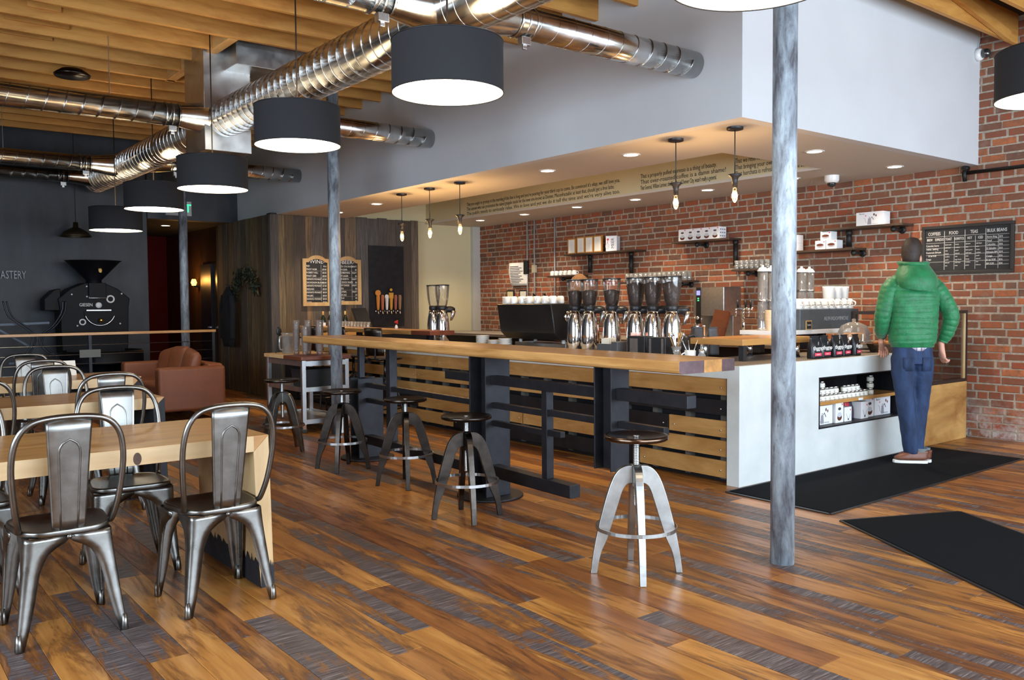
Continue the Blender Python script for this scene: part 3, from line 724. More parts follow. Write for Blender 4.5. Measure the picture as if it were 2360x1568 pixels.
# ------------------------------------------------------------------ floor mats
MATM = plain('mat_black', (.006, .007, .009), 1, 0, .3, 200, .5, 500, spec=.1)
def mat_obj(pts, lb):
    c = Vector((sum(p[0] for p in pts)/4, sum(p[1] for p in pts)/4, 0)); e = empty('floor_mat', c, 0, lb, 'mat', 'black entrance mats')
    q = [(p[0]-c.x, p[1]-c.y) for p in pts]; MB().prism([(a*.985, b*.985) for a, b in q], .0006, .009, 'z').build('pile', MATM, e)
    m = MB()
    for i in range(4): a, b = q[i], q[(i+1) % 4]; m.bar((*a, .003), (*b, .003), .03, .005)
    m.build('rubber_edge', BLACK, e); return e
mat_obj([(4.98, 3.86), (4.96, 3.04), (7.92, 3.06), (7.93, 3.87)], 'black mat along the foot of the white counter under the customer')
mat_obj([(4.86, 2.90), (5.64, 2.545), (4.85, 1.16), (4.07, 1.52)], 'black mat lying askew at the lower right edge')
# ------------------------------------------------------------------ bar and counter
ORDW = ['second', 'third', 'fourth', 'fifth', 'sixth', 'seventh', 'eighth', 'ninth', 'tenth', 'eleventh', 'twelfth', 'thirteenth', 'fourteenth', 'fifteenth', 'sixteenth', 'seventeenth', 'eighteenth', 'nineteenth', 'twentieth']
def ordn(i, n):
    return 'leftmost' if i == 0 else 'rightmost' if i == n-1 else ORDW[i-1]+' from left'
MICRO = NT('trowelled_white'); _n = MICRO.noise(MICRO.coord('Object'), 3, 5, .6)
MICRO.set(col=MICRO.ramp(_n, [(.3, S((196, 200, 198))), (.7, S((214, 217, 214)))]), rough=.5); MICRO = MICRO.m
CTOP = plain('counter_top_grey', S((132, 124, 114)), .35, 0, .12, 20)
SLATW = wood('slat_oak', S((166, 118, 62)), S((212, 168, 106)), 'y', 16, .42)
SLATB = plain('slat_black', (.014, .014, .017), .5, .3, .3, 10)
bar = empty('bar_counter', (5.17, 3.9, 0), 0, 'long white trowelled bar counter clad in timber slats down its side', 'counter')
B0 = Vector((5.17, 3.9, 0))
def bl(m): return m.xf(Matrix.Translation(-B0))
NX0, NX1, NZ0, NZ1 = 6.19, 7.54, .33, .745
# front end panel with the niche left open
bl(MB().box(5.17, NX0, 3.9, 4.01, 0, .886).box(NX1, 7.72, 3.9, 4.01, 0, .886).box(NX0, NX1, 3.9, 4.01, 0, NZ0).box(NX0, NX1, 3.9, 4.01, NZ1, .886)).build('front_panel', MICRO, bar)
bl(MB().box(5.172, 7.72, 4.01, 4.62, .79, .886).box(5.172, 5.86, 4.62, 11.48, .79, .886)).build('side_edge', MICRO, bar)
bl(MB().box(5.20, 7.70, 3.93, 4.62, .8862, .889).box(5.20, 5.86, 4.62, 11.48, .8862, .889)).build('work_top', CTOP, bar)
bl(MB().box(5.27, 5.80, 4.02, 11.48, 0, .79)).build('carcass', BLACK, bar)
nb = MB().box(NX0, NX1, 4.35, 4.37, NZ0, NZ1).box(NX0, NX1, 3.895, 4.35, NZ0, NZ0+.012).box(NX0, NX1, 3.895, 4.35, NZ1-.008, NZ1).box(NX0, NX0+.01, 3.895, 4.35, NZ0, NZ1).box(NX1-.01, NX1, 3.895, 4.35, NZ0, NZ1)
niche = bl(nb).build('niche_liner', BLACKM, bar)
bl(MB().box(NX0+.01, NX1-.01, 3.93, 4.34, .511, .539)).build('niche_shelf', OAKX, niche)
pt = bl(MB().box(6.83, 6.90, 3.927, 3.929, .513, .532)).build('price_tag', plain('paper_white', (.8, .8, .78), .8), niche)
rows = [(.663, .79), (.512, .625), (.347, .471), (.203, .322), (.045, .172)]
pieces = [[(4.03, 7.9, 0), (7.91, 10.2, 0), (10.21, 11.46, 0)], [(4.03, 5.2, 1), (5.21, 8.33, 0), (8.34, 11.46, 0)], [(4.03, 4.585, 0), (4.595, 7.3, 1), (7.31, 9.9, 0), (9.91, 11.46, 0)],
          [(4.03, 6.42, 0), (6.435, 8.3, 0), (8.31, 9.3, 1), (9.31, 11.46, 0)], [(4.03, 4.9, 0), (4.91, 7.6, 1), (7.61, 9.6, 0), (9.61, 11.46, 1)]]
for (z0, z1), ps in zip(rows, pieces):
    for y0, y1, k in ps:
        o = MB().box(-.0125, .0125, -(y1-y0)/2, (y1-y0)/2, z0, z1).build('slat', SLATB if k else SLATW, bar, Vector((5.2, (y0+y1)/2, 0))-B0, bev=.002)
        for yy in (-(y1-y0)/2+.05, (y1-y0)/2-.05):
            MB().lathe([(.007, 0), (.006, .004), (0, .005)], n=10, caps=False).xf(Matrix.Translation((-.0125, yy, (z0+z1)/2-.01)) @ Matrix.Rotation(R(-90), 4, 'Y')).build('bolt', BOLT, o)
st = MB()
y = 4.05
while y < 11.4: st.box(5.213, 5.27, y, y+.05, .03, .79); y += .34
bl(st).build('batten', plain('batten_grey', (.09, .085, .075), .8), bar)
bl(MB().box(5.30, 5.75, 4.05, 11.45, 0, .04)).build('toe_kick', BLACK, bar)
# raised wooden ledge on the far half of the bar
ld = empty('bar_ledge', (5.3, 7.96, .886), 0, 'raised wooden bar ledge with a red-brown end on the far counter', 'ledge')
MAHOG = wood('red_brown_wood', S((92, 44, 28)), S((136, 72, 46)), 'y', 18, .4)
MB().box(-.16, .16, .4, 3.5, .125, .172).build('ledge_board', OAK, ld, bev=.003); MB().box(-.16, .16, 0, .4, .125, .172).build('ledge_end', MAHOG, ld, bev=.003)
for y in (.25, 1.9, 3.4): MB().box(-.03, .03, y-.03, y+.03, 0.003, .125).build('ledge_leg', BLACKM, ld)
# wooden riser over the near corner
rs = empty('counter_riser', (5.58, 4.18, .886), 0, 'thick wooden riser on black legs at the near counter corner', 'riser')
MB().box(0, .92, 0, .52, .125, .175).build('riser_board', OAKX, rs, bev=.004)
MB().box(-.001, 0, .0, .52, .127, .173).build('riser_edge', OAK, rs)
for x, y in ((.04, .03), (.04, .49)): MB().box(x-.022, x+.022, y-.022, y+.022, .003, .125).build('leg', BLACK, rs)
for x, y in ((.80, .05), (.66, .42)):
    o = MB().lathe([(.024, .012), (.024, .125)], (x, y, 0), 16).build('leg', CHROME, rs); MB().lathe([(.027, .003), (.027, .014)], (x, y, 0), 16).build('foot', BLACK, o)
# ------------------------------------------------------------------ pastry case
pc = empty('pastry_case', (7.74, 3.9, 0), 0, 'wood-based glass pastry case against the brick wall', 'display case')
CASEW = wood('case_figured_wood', S((146, 94, 42)), S((226, 178, 108)), 'x', 9, .4)
MB().box(0, 1.02, 0, .62, .0, .56).build('cabinet_base', CASEW, pc, bev=.003)
DKF = plain('dark_frame', (.03, .018, .014), .45)
f = MB()
for y in (0, .59): f.box(0, 1.02, y, y+.03, .56, .59).box(0, 1.02, y, y+.03, 1.225, 1.255).box(.99, 1.02, y, y+.03, .59, 1.225).box(0, .03, y, y+.03, .59, 1.225)
f.box(0, .03, .03, .59, .56, .59).box(.99, 1.02, .03, .59, .56, .59).box(0, .03, .03, .59, 1.225, 1.255).box(.99, 1.02, .03, .59, 1.225, 1.255)
f.build('frame', DKF, pc)
MB().box(.955, .99, .005, .03, .59, 1.225).build('inner_post', PALEZ, pc)
CG = glass('case_glass', (.97, .98, .97), .1)
MB().box(.03, .955, .012, .016, .59, 1.225).build('pane', CG, pc); MB().box(.985, .989, .03, .59, .59, 1.225).build('pane', CG, pc); MB().box(.03, .99, .03, .59, 1.235, 1.24).build('pane', CG, pc)
MB().box(.03, .985, .04, .58, .60, .606).build('case_tray', STEEL, pc); MB().box(.03, .985, .25, .58, .93, .936).build('case_shelf', CG, pc)
# ------------------------------------------------------------------ jars and boxes in the niche
JARW = plain('jar_cream', (.78, .77, .66), .4); LIDM = plain('jar_lid', (.62, .62, .62), .25, 1); LABW = plain('jar_label', (.86, .85, .78), .7); LABK = plain('label_print', (.25, .2, .15), .8)
def make_jar():
    e = empty('jar')
    MB().lathe([(.026, 0), (.029, .003), (.029, .034), (.026, .038)], n=18).build('body', JARW, e)
    MB().lathe([(.024, .038), (.024, .052), (.022, .054)], n=18).build('lid', LIDM, e)
    o = MB()
    ring = lambda z: [(.0294*cos(a), .0294*sin(a), z) for a in [R(200)+R(140)*i/8 for i in range(9)]]
    o.loft([ring(.008), ring(.03)], closed=False); lb = o.build('label_band', LABW, e)
    text('Tonic', .014, LABK, lb, F_ny(.006, -.0294, .019), 'print', .0003)
    return e
jar = make_jar(); jn = 0
def put_jar(x, y, z, lb, grp='jars stacked on the niche shelf'):
    global jn
    c = jar if jn == 0 else copy_tree(jar); jn += 1; place(c, (x, y, z), 0, lb, grp); c['category'] = 'jar'
for i in range(13): put_jar(6.235+i*.0655, 3.985, .5392, 'small cream jar, bottom row on the niche shelf, '+ordn(i, 13))
for i in range(6): put_jar(6.235+i*.0655, 3.985, .5932, 'small cream jar, left group of the second row in the niche, '+ordn(i, 6))
for i in range(4): put_jar(6.235+(7.0+i)*.0655, 3.985, .5932, 'small cream jar, right group of the second row in the niche, '+ordn(i, 4))
put_jar(6.235+2*.0655, 3.99, .6472, 'single cream jar topping the left jar pile in the niche')
for i in range(3): put_jar(7.14, 4.0, .5392+i*.056, ('lowest', 'middle', 'topmost')[i]+' jar of the tall three-high stack in the niche')
put_jar(7.06, 4.05, .5392, 'small cream jar just left of the tall niche stack')
BXW = plain('carton_white', (.80, .79, .80), .55); PRK = plain('print_dark', (.06, .05, .06), .6); PRR = plain('print_red', (.65, .05, .09), .6); PRG = plain('print_grey', (.30, .29, .33), .5); PRB = plain('print_coffee', (.10, .025, .015), .5); PRL = plain('print_lightgrey', (.55, .58, .62), .5)
def disc2(m, cx, cz, rx, rz, y, n=18, a0=0, a1=2*pi):
    pts = [(cx+rx*cos(a0+(a1-a0)*i/n), y, cz+rz*sin(a0+(a1-a0)*i/n)) for i in range(n+(0 if a1-a0 > 6 else 1))]
    m.add(pts, [tuple(range(len(pts)))]); return m
def carton(name, w, d, h, label, art, loc, rz=0, group=None, cat='box'):
    """printed carton; its printed face looks to -y before turning"""
    e = empty(name, loc, rz, label, cat, group)
    c = MB().box(-w/2, w/2, 0, d, 0, h).build('carton', BXW, e, bev=.0012)
    y = -.0006
    if art == 'kettle':
        m = MB(); s = h
        m.loft([[(-.16*s, y, .06*s), (-.13*s, y, .35*s), (-.10*s, y, .52*s)], [(.16*s, y, .06*s), (.13*s, y, .35*s), (.10*s, y, .52*s)]], closed=False, sm=False); m.build('print_kettle', PRG, c, fix=False)
        m = MB(); m.tube([(-.14*s, y, .14*s), (-.30*s, y, .25*s), (-.34*s, y, .5*s), (-.45*s, y, .56*s)], .010*s, 5); m.build('print_spout', PRG, c)
        m = MB(); m.tube([(.10*s, y, .52*s), (.2*s, y, .62*s), (.34*s, y, .40*s)], .02*s, 5); disc2(m, 0, .58*s, .03*s, .04*s, y); m.build('print_handle', PRK, c, fix=False)
        m = MB(); m.add([(-.36*s, y, .76*s), (-.24*s, y, .76*s), (-.30*s, y, .64*s)], [(0, 1, 2)]); m.build('print_mark', PRR, c, fix=False)
        text('Buono', .16*s, PRK, c, F_ny(-w*.28, y, .88*s), 'print_word', .0002)
        text('V60 drip kettle', .075*s, PRK, c, F_ny(w*.22, y, .10*s), 'print_word', .0002)
        m = MB(); disc2(m, .36*s, .78*s, .06*s, .09*s, y); disc2(m, .52*s, .70*s, .05*s, .08*s, y); m.build('print_cups', PRB, c, fix=False)
    elif art == 'server':
        m = MB(); disc2(m, 0, .27*h, .30*w, .17*h, y); m.build('print_coffee', PRB, c, fix=False)
        m = MB(); disc2(m, 0, .40*h, .27*w, .13*h, y-.0002); m.build('print_bowl', PRL, c, fix=False)
        m = MB(); disc2(m, 0, .70*h, .20*w, .075*h, y); m.build('print_lid', PRK, c, fix=False)
        m = MB(); m.add([(.24*w, y, .95*h), (.44*w, y, .95*h), (.34*w, y, .84*h)], [(0, 1, 2)]); m.build('print_mark', PRR, c, fix=False)
        # small icons down the side panel
        m = MB()
        for a in range(3):
            for b in range(3): m.add([(w/2+.0006, d*(.15+.28*a), h*(.2+.27*b)), (w/2+.0006, d*(.30+.28*a), h*(.2+.27*b)), (w/2+.0006, d*(.30+.28*a), h*(.28+.27*b)), (w/2+.0006, d*(.15+.28*a), h*(.28+.27*b))], [(0, 1, 2, 3)])
        m.build('print_icons', PRK, c, fix=False)
    elif art == 'dripper':
        m = MB(); m.tube([(-.25*w, y, .55*h), (-.05*w, y, .2*h), (.12*w, y, .2*h), (.34*w, y, .52*h)], .012*h, 5); m.build('print_dripper', PRG, c)
        m = MB(); m.add([(-.04*w, y, .08*h), (.12*w, y, .08*h), (.12*w, y, .19*h), (-.04*w, y, .19*h)], [(0, 1, 2, 3)]); m.build('print_base', PRK, c, fix=False)
        m = MB(); m.add([(.25*w, y, .8*h), (.33*w, y, .88*h), (.41*w, y, .8*h), (.33*w, y, .72*h)], [(0, 1, 2, 3)]); m.build('print_mark', PRR, c, fix=False)
    elif art == 'bowl':
        m = MB(); disc2(m, -.02*w, .44*h, .36*w, .24*h, y); m.build('print_bowl', PRG, c, fix=False)
        m = MB(); disc2(m, -.02*w, .52*h, .34*w, .14*h, y-.0002); m.build('print_coffee', PRB, c, fix=False)
        m = MB(); m.add([(.27*w, y, .84*h), (.36*w, y, .93*h), (.45*w, y, .84*h), (.36*w, y, .75*h)], [(0, 1, 2, 3)]); m.tube([(.2*w, y, .10*h), (.42*w, y, .34*h)], .015*h, 5); m.build('print_mark', PRR, c, fix=False)
    elif art == 'paper':
        m = MB(); m.add([(-.40*w, y, .07*h), (.40*w, y, .07*h), (.40*w, y, .93*h), (-.40*w, y, .93*h)], [(0, 1, 2, 3)]); m.build('print_panel', plain('card_cream', (.82, .80, .74), .6) if 'card_cream' not in MT else MT['card_cream'], c, fix=False)
        m = MB()
        for k in range(7): m.add([(-.16*w, y-.0003, h*(.25+.08*k)), (.16*w, y-.0003, h*(.25+.08*k)), (.16*w, y-.0003, h*(.265+.08*k)), (-.16*w, y-.0003, h*(.265+.08*k))], [(0, 1, 2, 3)])
        m.build('print_lines', PRL, c, fix=False)
        c.data.materials[0] = plain('kraft_card', S((186, 130, 60)), .7) if 'kraft_card' not in MT else MT['kraft_card']
    return e
GN = 'boxed coffee gear in the counter niche'
zn = NZ0+.0122
carton('product_box', .30, .2, .155, 'white kettle box at the left end of the niche floor', 'kettle', (6.36, 3.975, zn), 0, GN)
carton('product_box', .115, .12, .165, 'tall white server box second along the niche floor', 'server', (6.585, 3.955, zn), 0, GN)
carton('product_box', .11, .12, .12, 'small white dripper box third along the niche floor', 'dripper', (6.715, 3.955, zn), 0, GN)
carton('product_box', .115, .2, .145, 'white dripper box turned askew mid niche floor', 'dripper', (6.985, 3.96, zn), R(0), GN)
carton('product_box', .13, .2, .165, 'white server box right of the dripper box in the niche', 'server', (7.115, 3.985, zn), 0, GN)
carton('product_box', .27, .16, .158, 'white kettle box behind the customer at the niche right end', 'kettle', (7.335, 3.99, zn), 0, GN)
def bag(loc, h, w, d, rz, label, m0, grp, art=None, cat='bag'):
    e = empty('coffee_bag', loc, rz, label, cat, grp)
    prof = [(0, 1, 1), (.06, 1.03, 1.05), (.45, 1.02, 1.0), (.68, .97, .8), (.84, .90, .30), (.93, .88, .16), (1, .86, .15)]
    rings = []
    for t, a, b in prof:
        r = []
        for i in range(16):
            an = 2*pi*i/16+pi/16; q = .45; cx = math.copysign(abs(cos(an))**q, cos(an)); cy = math.copysign(abs(sin(an))**q, sin(an)); r.append((cx*w/2*a, d/2+cy*d/2*b, t*h))
        rings.append(r)
    b = MB().loft(rings).build('pouch', m0, e)
    MB().box(-w*.45, w*.45, d/2-.006, d/2+.006, h*.985, h*1.02).build('fold_clip', BLACK, b)
    if art:
        text('thump', .048, MT['paper_white'], b, Matrix.Translation((0, -.005, h*.47)) @ Matrix.Rotation(R(90), 4, 'X'), 'print_word', .0012)
        text('COFFEE', .014, MT['paper_white'], b, Matrix.Translation((0, -.005, h*.36)) @ Matrix.Rotation(R(90), 4, 'X'), 'print_word', .0012)
        MB().ball((0, -.005, h*.64), .0028, 6).ball((0, -.005, h*.70), .0036, 6).ball((.001, -.005, h*.75), .0025, 6).build('print_drops', MT['paper_white'], b)
        MB().box(-w*.36, w*.36, -.0055, -.0035, h*.12, h*.26).build('print_band', PRR, b)
        text('espresso', .012, MT['paper_white'], b, Matrix.Translation((0, -.0062, h*.19)) @ Matrix.Rotation(R(90), 4, 'X'), 'print_word', .0005)
    return e
FOIL = plain('black_foil', (.016, .016, .02), .30, .2, .3, 20)
for i in range(5):
    bag((6.29+i*.155, 3.975+.012*(i % 2), .8892), .178, .118, .07, R(-6+3*i), 'black coffee bag with red band on the counter, '+ordn(i, 5), FOIL, 'coffee bags on the counter', True)
RED = plain('pouch_red', (.45, .03, .05), .45)
for i, (x, c) in enumerate(((6.80, RED), (6.87, plain('pouch_navy', (.03, .02, .04), .4)))): bag((x, 4.0, zn), .15, .06, .05, R(-12+20*i), ('red-topped filter pouch standing mid niche floor', 'dark filter pouch beside the red one in the niche')[i], c, GN)
# ------------------------------------------------------------------ bean grinders with clear hoppers
HOP = glass('hopper_plastic', (.95, .94, .93), .12, .06, .02); BEANS = plain('coffee_beans', (.035, .014, .008), .55, 0, .5, 90, 1, 120)
def make_grinder(fill):
    e = empty('bean_grinder')
    MB().lathe([(.070, .0), (.078, .012), (.083, .10), (.081, .20), (.073, .29), (.061, .36), (.053, .395)], n=32).build('chrome_body', CHROME, e)
    MB().lathe([(.052, .395), (.056, .40), (.056, .435), (.048, .445)], n=28).build('collar', BLACK, e)
    h = MB().lathe([(.052, .440), (.062, .47), (.074, .55), (.082, .65), (.083, .678)], n=32, caps=False).build('hopper', HOP, e)
    if fill: MB().lathe([(.0, .445), (.049, .446), (.059, .472), (.0695, .54), (.070+.008*fill, .541+.085*fill), (.03, .556+.085*fill), (0, .558+.085*fill)], n=24, caps=False).build('beans', BEANS, h)
    MB().lathe([(.084, .676), (.086, .682), (.084, .689), (.0, .693)], n=32, caps=False).build('lid', BLACK, e)
    b = MB(); b.ball((.085, 0, .40), .05, 14, (1.35, 1, .75)); b.build('motor_cowl', BLACK, e)
    MB().loft([[(.10+r*cos(a)*.7+dx, r*sin(a), z) for a in [2*pi*i/12 for i in range(12)]] for r, z, dx in ((.045, .385, .03), (.03, .32, .02), (.018, .27, .0))]).build('chute', STEEL, e)
    MB().box(-.012, .012, -.0775, -.0755, .24, .246).box(-.012, .012, -.0775, -.0755, .255, .261).box(-.012, .012, -.0775, -.0755, .27, .276).build('badge', BLACK, e)
    MB().box(-.022, .022, -.073, -.066, .03, .055).build('price_card', MT['paper_white'], e)
    return e
gfull, ghalf = make_grinder(1.0), make_grinder(.35); gempty = make_grinder(0)
gl = [(6.147, ghalf, 'leftmost of the six behind the bar table'), (5.95, ghalf, 'second of the six behind the bar table'), (5.655, ghalf, 'third of the six, standing a little apart'), (5.355, gfull, 'fourth of the six, full of dark beans'), (5.15, gfull, 'fifth of the six, full of dark beans'), (4.935, gfull, 'rightmost of the six, full of dark beans')]
used = set()
for y, g, lb in gl:
    c = g if id(g) not in used else copy_tree(g); used.add(id(g))
    place(c, (5.62, y, .8892), R(-38), 'chrome bean grinder with clear hopper, '+lb, 'bean grinders along the bar'); c['category'] = 'grinder'
for i, y in enumerate((8.62, 8.44)):
    c = gempty if i == 0 else copy_tree(gempty)
    place(c, (5.62, y, .8892), R(-38), 'empty chrome bean grinder far along the bar by the cream wall, '+('left', 'right')[i]+' of two', 'bean grinders along the bar'); c['category'] = 'grinder'
# ------------------------------------------------------------------ espresso machine
em = empty('espresso_machine', (5.75, 6.78, .8892), 0, 'black espresso machine with white cups piled on top', 'espresso machine')
ESP = plain('espresso_black', (.014, .013, .012), .25, 0, .2, 6)
MB().prism([(-.27, .46), (-.22, .17), (-.14, .10), (.26, .12), (.29, .25), (.24, .46)], -.43, .43, 'y').build('body', ESP, em, bev=.012, seg=3)
MB().lathe([(.062, 0), (.062, .012), (.05, .022), (0, .024)], n=24, caps=False).xf(Matrix.Translation((-.03, -.43, .33)) @ Matrix.Rotation(R(90), 4, 'X')).build('end_knob', CHROME, em)
for y in (-.34, .34): MB().tube([(-.02, y, .12), (-.02, y, .02)], .02, 10).tube([(.18, y, .12), (.18, y, .02)], .02, 10).build('leg', WHITEC, em)
MB().box(-.05, .26, -.40, .40, .0, .06).build('drip_tray', STEEL, em, bev=.004)
MB().tube([(.24, -.40, .30), (.33, -.46, .24), (.34, -.47, .05)], .011, 8).build('steam_wand', CHROME, em)

for y in (-.22, .12):
    MB().cyl((.16, y, .10), (.36, y, .07), .012, n=8).build('portafilter', BLACK, em)
MUGP = [(.030, 0), (.042, .012), (.046, .06), (.044, .068), (.041, .068), (.040, .014), (0, .006)]
def make_cup(h=.075, r=.04, name='cup', handle=True, flip=True):
    e = empty(name); s = r/.046
    m = MB().lathe([(a*s, z*h/.068) for a, z in MUGP], n=18, caps=False).build('bowl', WHITEC, e)
    if flip: m.data.transform(Matrix.Translation((0, 0, h)) @ Matrix.Rotation(pi, 4, 'X'))
    if handle:
        MB().tube(cr([(r*.9, 0, h*.25), (r*1.5, 0, h*.35), (r*1.5, 0, h*.65), (r*.95, 0, h*.78)], 4), .0055, 6).build('handle', WHITEC, e)
    return e
cup = make_cup(); cn = 0
def put_cup(loc, rz, lb, grp, sc=1):
    global cn
    c = cup if cn == 0 else copy_tree(cup); cn += 1; place(c, loc, rz, lb, grp); c['category'] = 'cup'; c.scale = (sc,)*3; return c
rg = random.Random(2)
for i in range(7): put_cup((5.56+.02*rg.random(), 7.14-i*.122, 1.351), rg.random()*6, 'white upturned cup on the espresso machine front row, '+ordn(i, 7), 'cups on the espresso machine')
for i in range(6): put_cup((5.72, 7.10-i*.125, 1.351), rg.random()*6, 'white upturned cup on the espresso machine back row, '+ordn(i, 6), 'cups on the espresso machine')
# stacked saucers beside it
for k, (x, y, n) in enumerate(((5.45, 7.42, 12), (5.46, 7.22, 8), (5.46, 7.04, 10))):
    for j in range(n):
        s = MB().lathe([(.03, 0), (.045, .002), (.072, .011), (.073, .013), (.045, .005), (0, .004)], n=24, caps=False).build('saucer', WHITEC, None, (x, y, .8893+.0105*j)) if (k == 0 and j == 0) else bpy.data.objects['saucer'].copy()
        if not (k == 0 and j == 0): COL.objects.link(s); s.location = (x, y, .8893+.0105*j)
        tag(s, '%s saucer from the bottom in the %s saucer pile by the espresso machine' % ((['lowest']+ORDW)[j] if j else 'lowest', ('left', 'middle', 'right')[k]), 'saucer', 'saucers piled on the bar')
# ------------------------------------------------------------------ reclaimed plank wall at the back of the bar
def barn_mat():
    t = NT('barn_wood'); a = t.new('ShaderNodeAttribute', attribute_name='Col')
    g = t.noise(t.coord('World', (14, 14, .8)), 3, 6, .65, .4)
    c = t.mix(t.ramp(g, [(.35, (0,0,0)), (.7, (1,1,1))]), a.outputs['Color'], (.045, .038, .032)); t.set(col=c, rough=.8); t.bump(g, .4, .005); return t.m
BARN = barn_mat()
BCOL = [S(c) for c in ((112, 96, 80), (98, 88, 78), (124, 104, 82), (90, 84, 80), (132, 106, 74), (104, 100, 98), (84, 70, 58), (120, 98, 66), (140, 118, 82))]
ww = struct(MB().box(5.06, 7.55, 12.03, 12.18, 0, 2.69).box(5.06, 5.20, 12.18, 14.2, 0, 2.655).build('wall_reclaimed', plain('barn_backing', (.03, .025, .02), .9)))
wr = random.Random(8)
def barn_plank(x0, x1, y0, y1, z1, axis):
    th = .028+wr.uniform(-.006, .005); k_ = wr.uniform(.75, 1.2); c = tuple(q*k_ for q in wr.choice(BCOL))
    if axis == 'x': v = MB().box(x0+.001, x1-.001, 12.03-th, 12.031, 0, z1)
    else: v = MB().box(5.06-th, 5.061, y0+.001, y1-.001, 0, z1)
    me = v.mesh('plank', BARN); colattr(me, c); o = bpy.data.objects.new('wall_plank', me); COL.objects.link(o); o.parent = ww
x = 5.032
while x < 7.54:
    w = wr.choice((.10, .13, .16, .19)); x1 = min(x+w, 7.55); barn_plank(x, x1, 0, 0, 2.695+wr.uniform(-.01, .01) if x1 > 6.24 else 2.665, 'x'); x = x1
y = 12.03
while y < 14.15:
    w = wr.choice((.10, .13, .16, .19)); y1 = min(y+w, 14.2); barn_plank(0, 0, y, y1, 2.665, 'y'); y = y1
# ------------------------------------------------------------------ chalk menus with shaped tops
CHALK = plain('chalk', (.75, .73, .68), .9); SLATE = plain('slate_black', (.014, .014, .015), .7, 0, .3, 14); FRW = wood('board_frame', S((182, 142, 90)), S((214, 180, 128)), 'z', 14, .5)
def menu_board(x0, x1, z0, z1, title, lines, label):
    w, h = x1-x0, z1-z0; e = empty('chalk_menu', (x0, 11.99, z0), 0, label, 'menu board', 'chalk menus on the plank wall')
    def outline(i):
        t = [(w-i, h*.93-i), (w*.80, h*.935-i), (w*.72, h*.97-i), (w*.6, h*.995-i), (w*.5, h-i), (w*.4, h*.995-i), (w*.28, h*.97-i), (w*.20, h*.935-i), (i, h*.93-i)]
        return [(i, i), (w-i, i)]+t
    o, n = outline(0), outline(.055); k = len(o); m = MB()
    vs = [(p[0], 0, p[1]) for p in o]+[(p[0], 0, p[1]) for p in n]+[(p[0], -.028, p[1]) for p in o]+[(p[0], -.028, p[1]) for p in n]; fs = []
    for i in range(k):
        j = (i+1) % k; fs += [(2*k+i, 2*k+j, 3*k+j, 3*k+i), (i, j, 2*k+j, 2*k+i), (k+i, 3*k+i, 3*k+j, k+j), (i, k+i, k+j, j)]
    m.add(vs, fs); m.build('frame', FRW, e)
    s = MB(); s.add([(p[0], -.008, p[1]) for p in n], [tuple(range(k))]); s.build('slate', SLATE, e, fix=False)
    text('-'+title+'-', .085, CHALK, e, F_ny(w/2, -.010, h*.875), 'chalk_title', .0004)
    dy = h*.78/len(lines)
    for i, (a, b) in enumerate(lines):
        z = h*.80-dy*(i+.2); text(a, .036, CHALK, e, F_ny(.066, -.010, z), 'chalk_line', .0004, 'LEFT', .82); text(b, .036, CHALK, e, F_ny(w-.066, -.010, z), 'chalk_line', .0004, 'RIGHT', .82)
        if i % 2: MB().box(.062, w-.062, -.0105, -.0095, z-dy*.46, z-dy*.44).build('chalk_rule', CHALK, e)
    MB().box(w*.66, w*.665, -.0105, -.0095, .07, h*.82).build('chalk_rule', CHALK, e)
menu_board(5.51, 5.965, 1.335, 2.09, 'WINE', [('RED', '6/oz'), ('PINOT NOIR', '$9.00'), ('ROBERT HALL', '$8.00'), ('PINOT GRIS', '$8.00'), ('INFINITE MONKEY', '$7.00'), ('SAUVIGNON BLANC', '$8.00'), ('INFINITE MONKEY', '$7.00'), ('RIESLING', '$8.00'), ('INFINITE MONKEY', '$8.00'), ('MALBEC', '$8.00'), ('INFINITE MONKEY', '$8.00'), ('CAVA', '$8.00')],
           'chalk menu headed WINE in an arched wooden frame on the plank wall')
menu_board(6.02, 6.475, 1.35, 2.09, 'BEER', [('BRECK COLORADO', 'DRAFT'), ('STEM CIDER', '$5'), ('TRVE BREWING', 'DRAFT'), ('PILOT LAGER', '$5'), ('TRUE NORTH', 'DRAFT'), ('DRY DOCK WHITE', '$6'), ('GREAT DIVIDE', 'DRAFT'), ('WHITE', '$6'), ('COLOSSAL', 'DRAFT'), ('DALES ALE', '$4'), ('ODELLS', '$5'), ('PACIFIC', '$5')],
           'chalk menu headed BEER half behind the grey column')
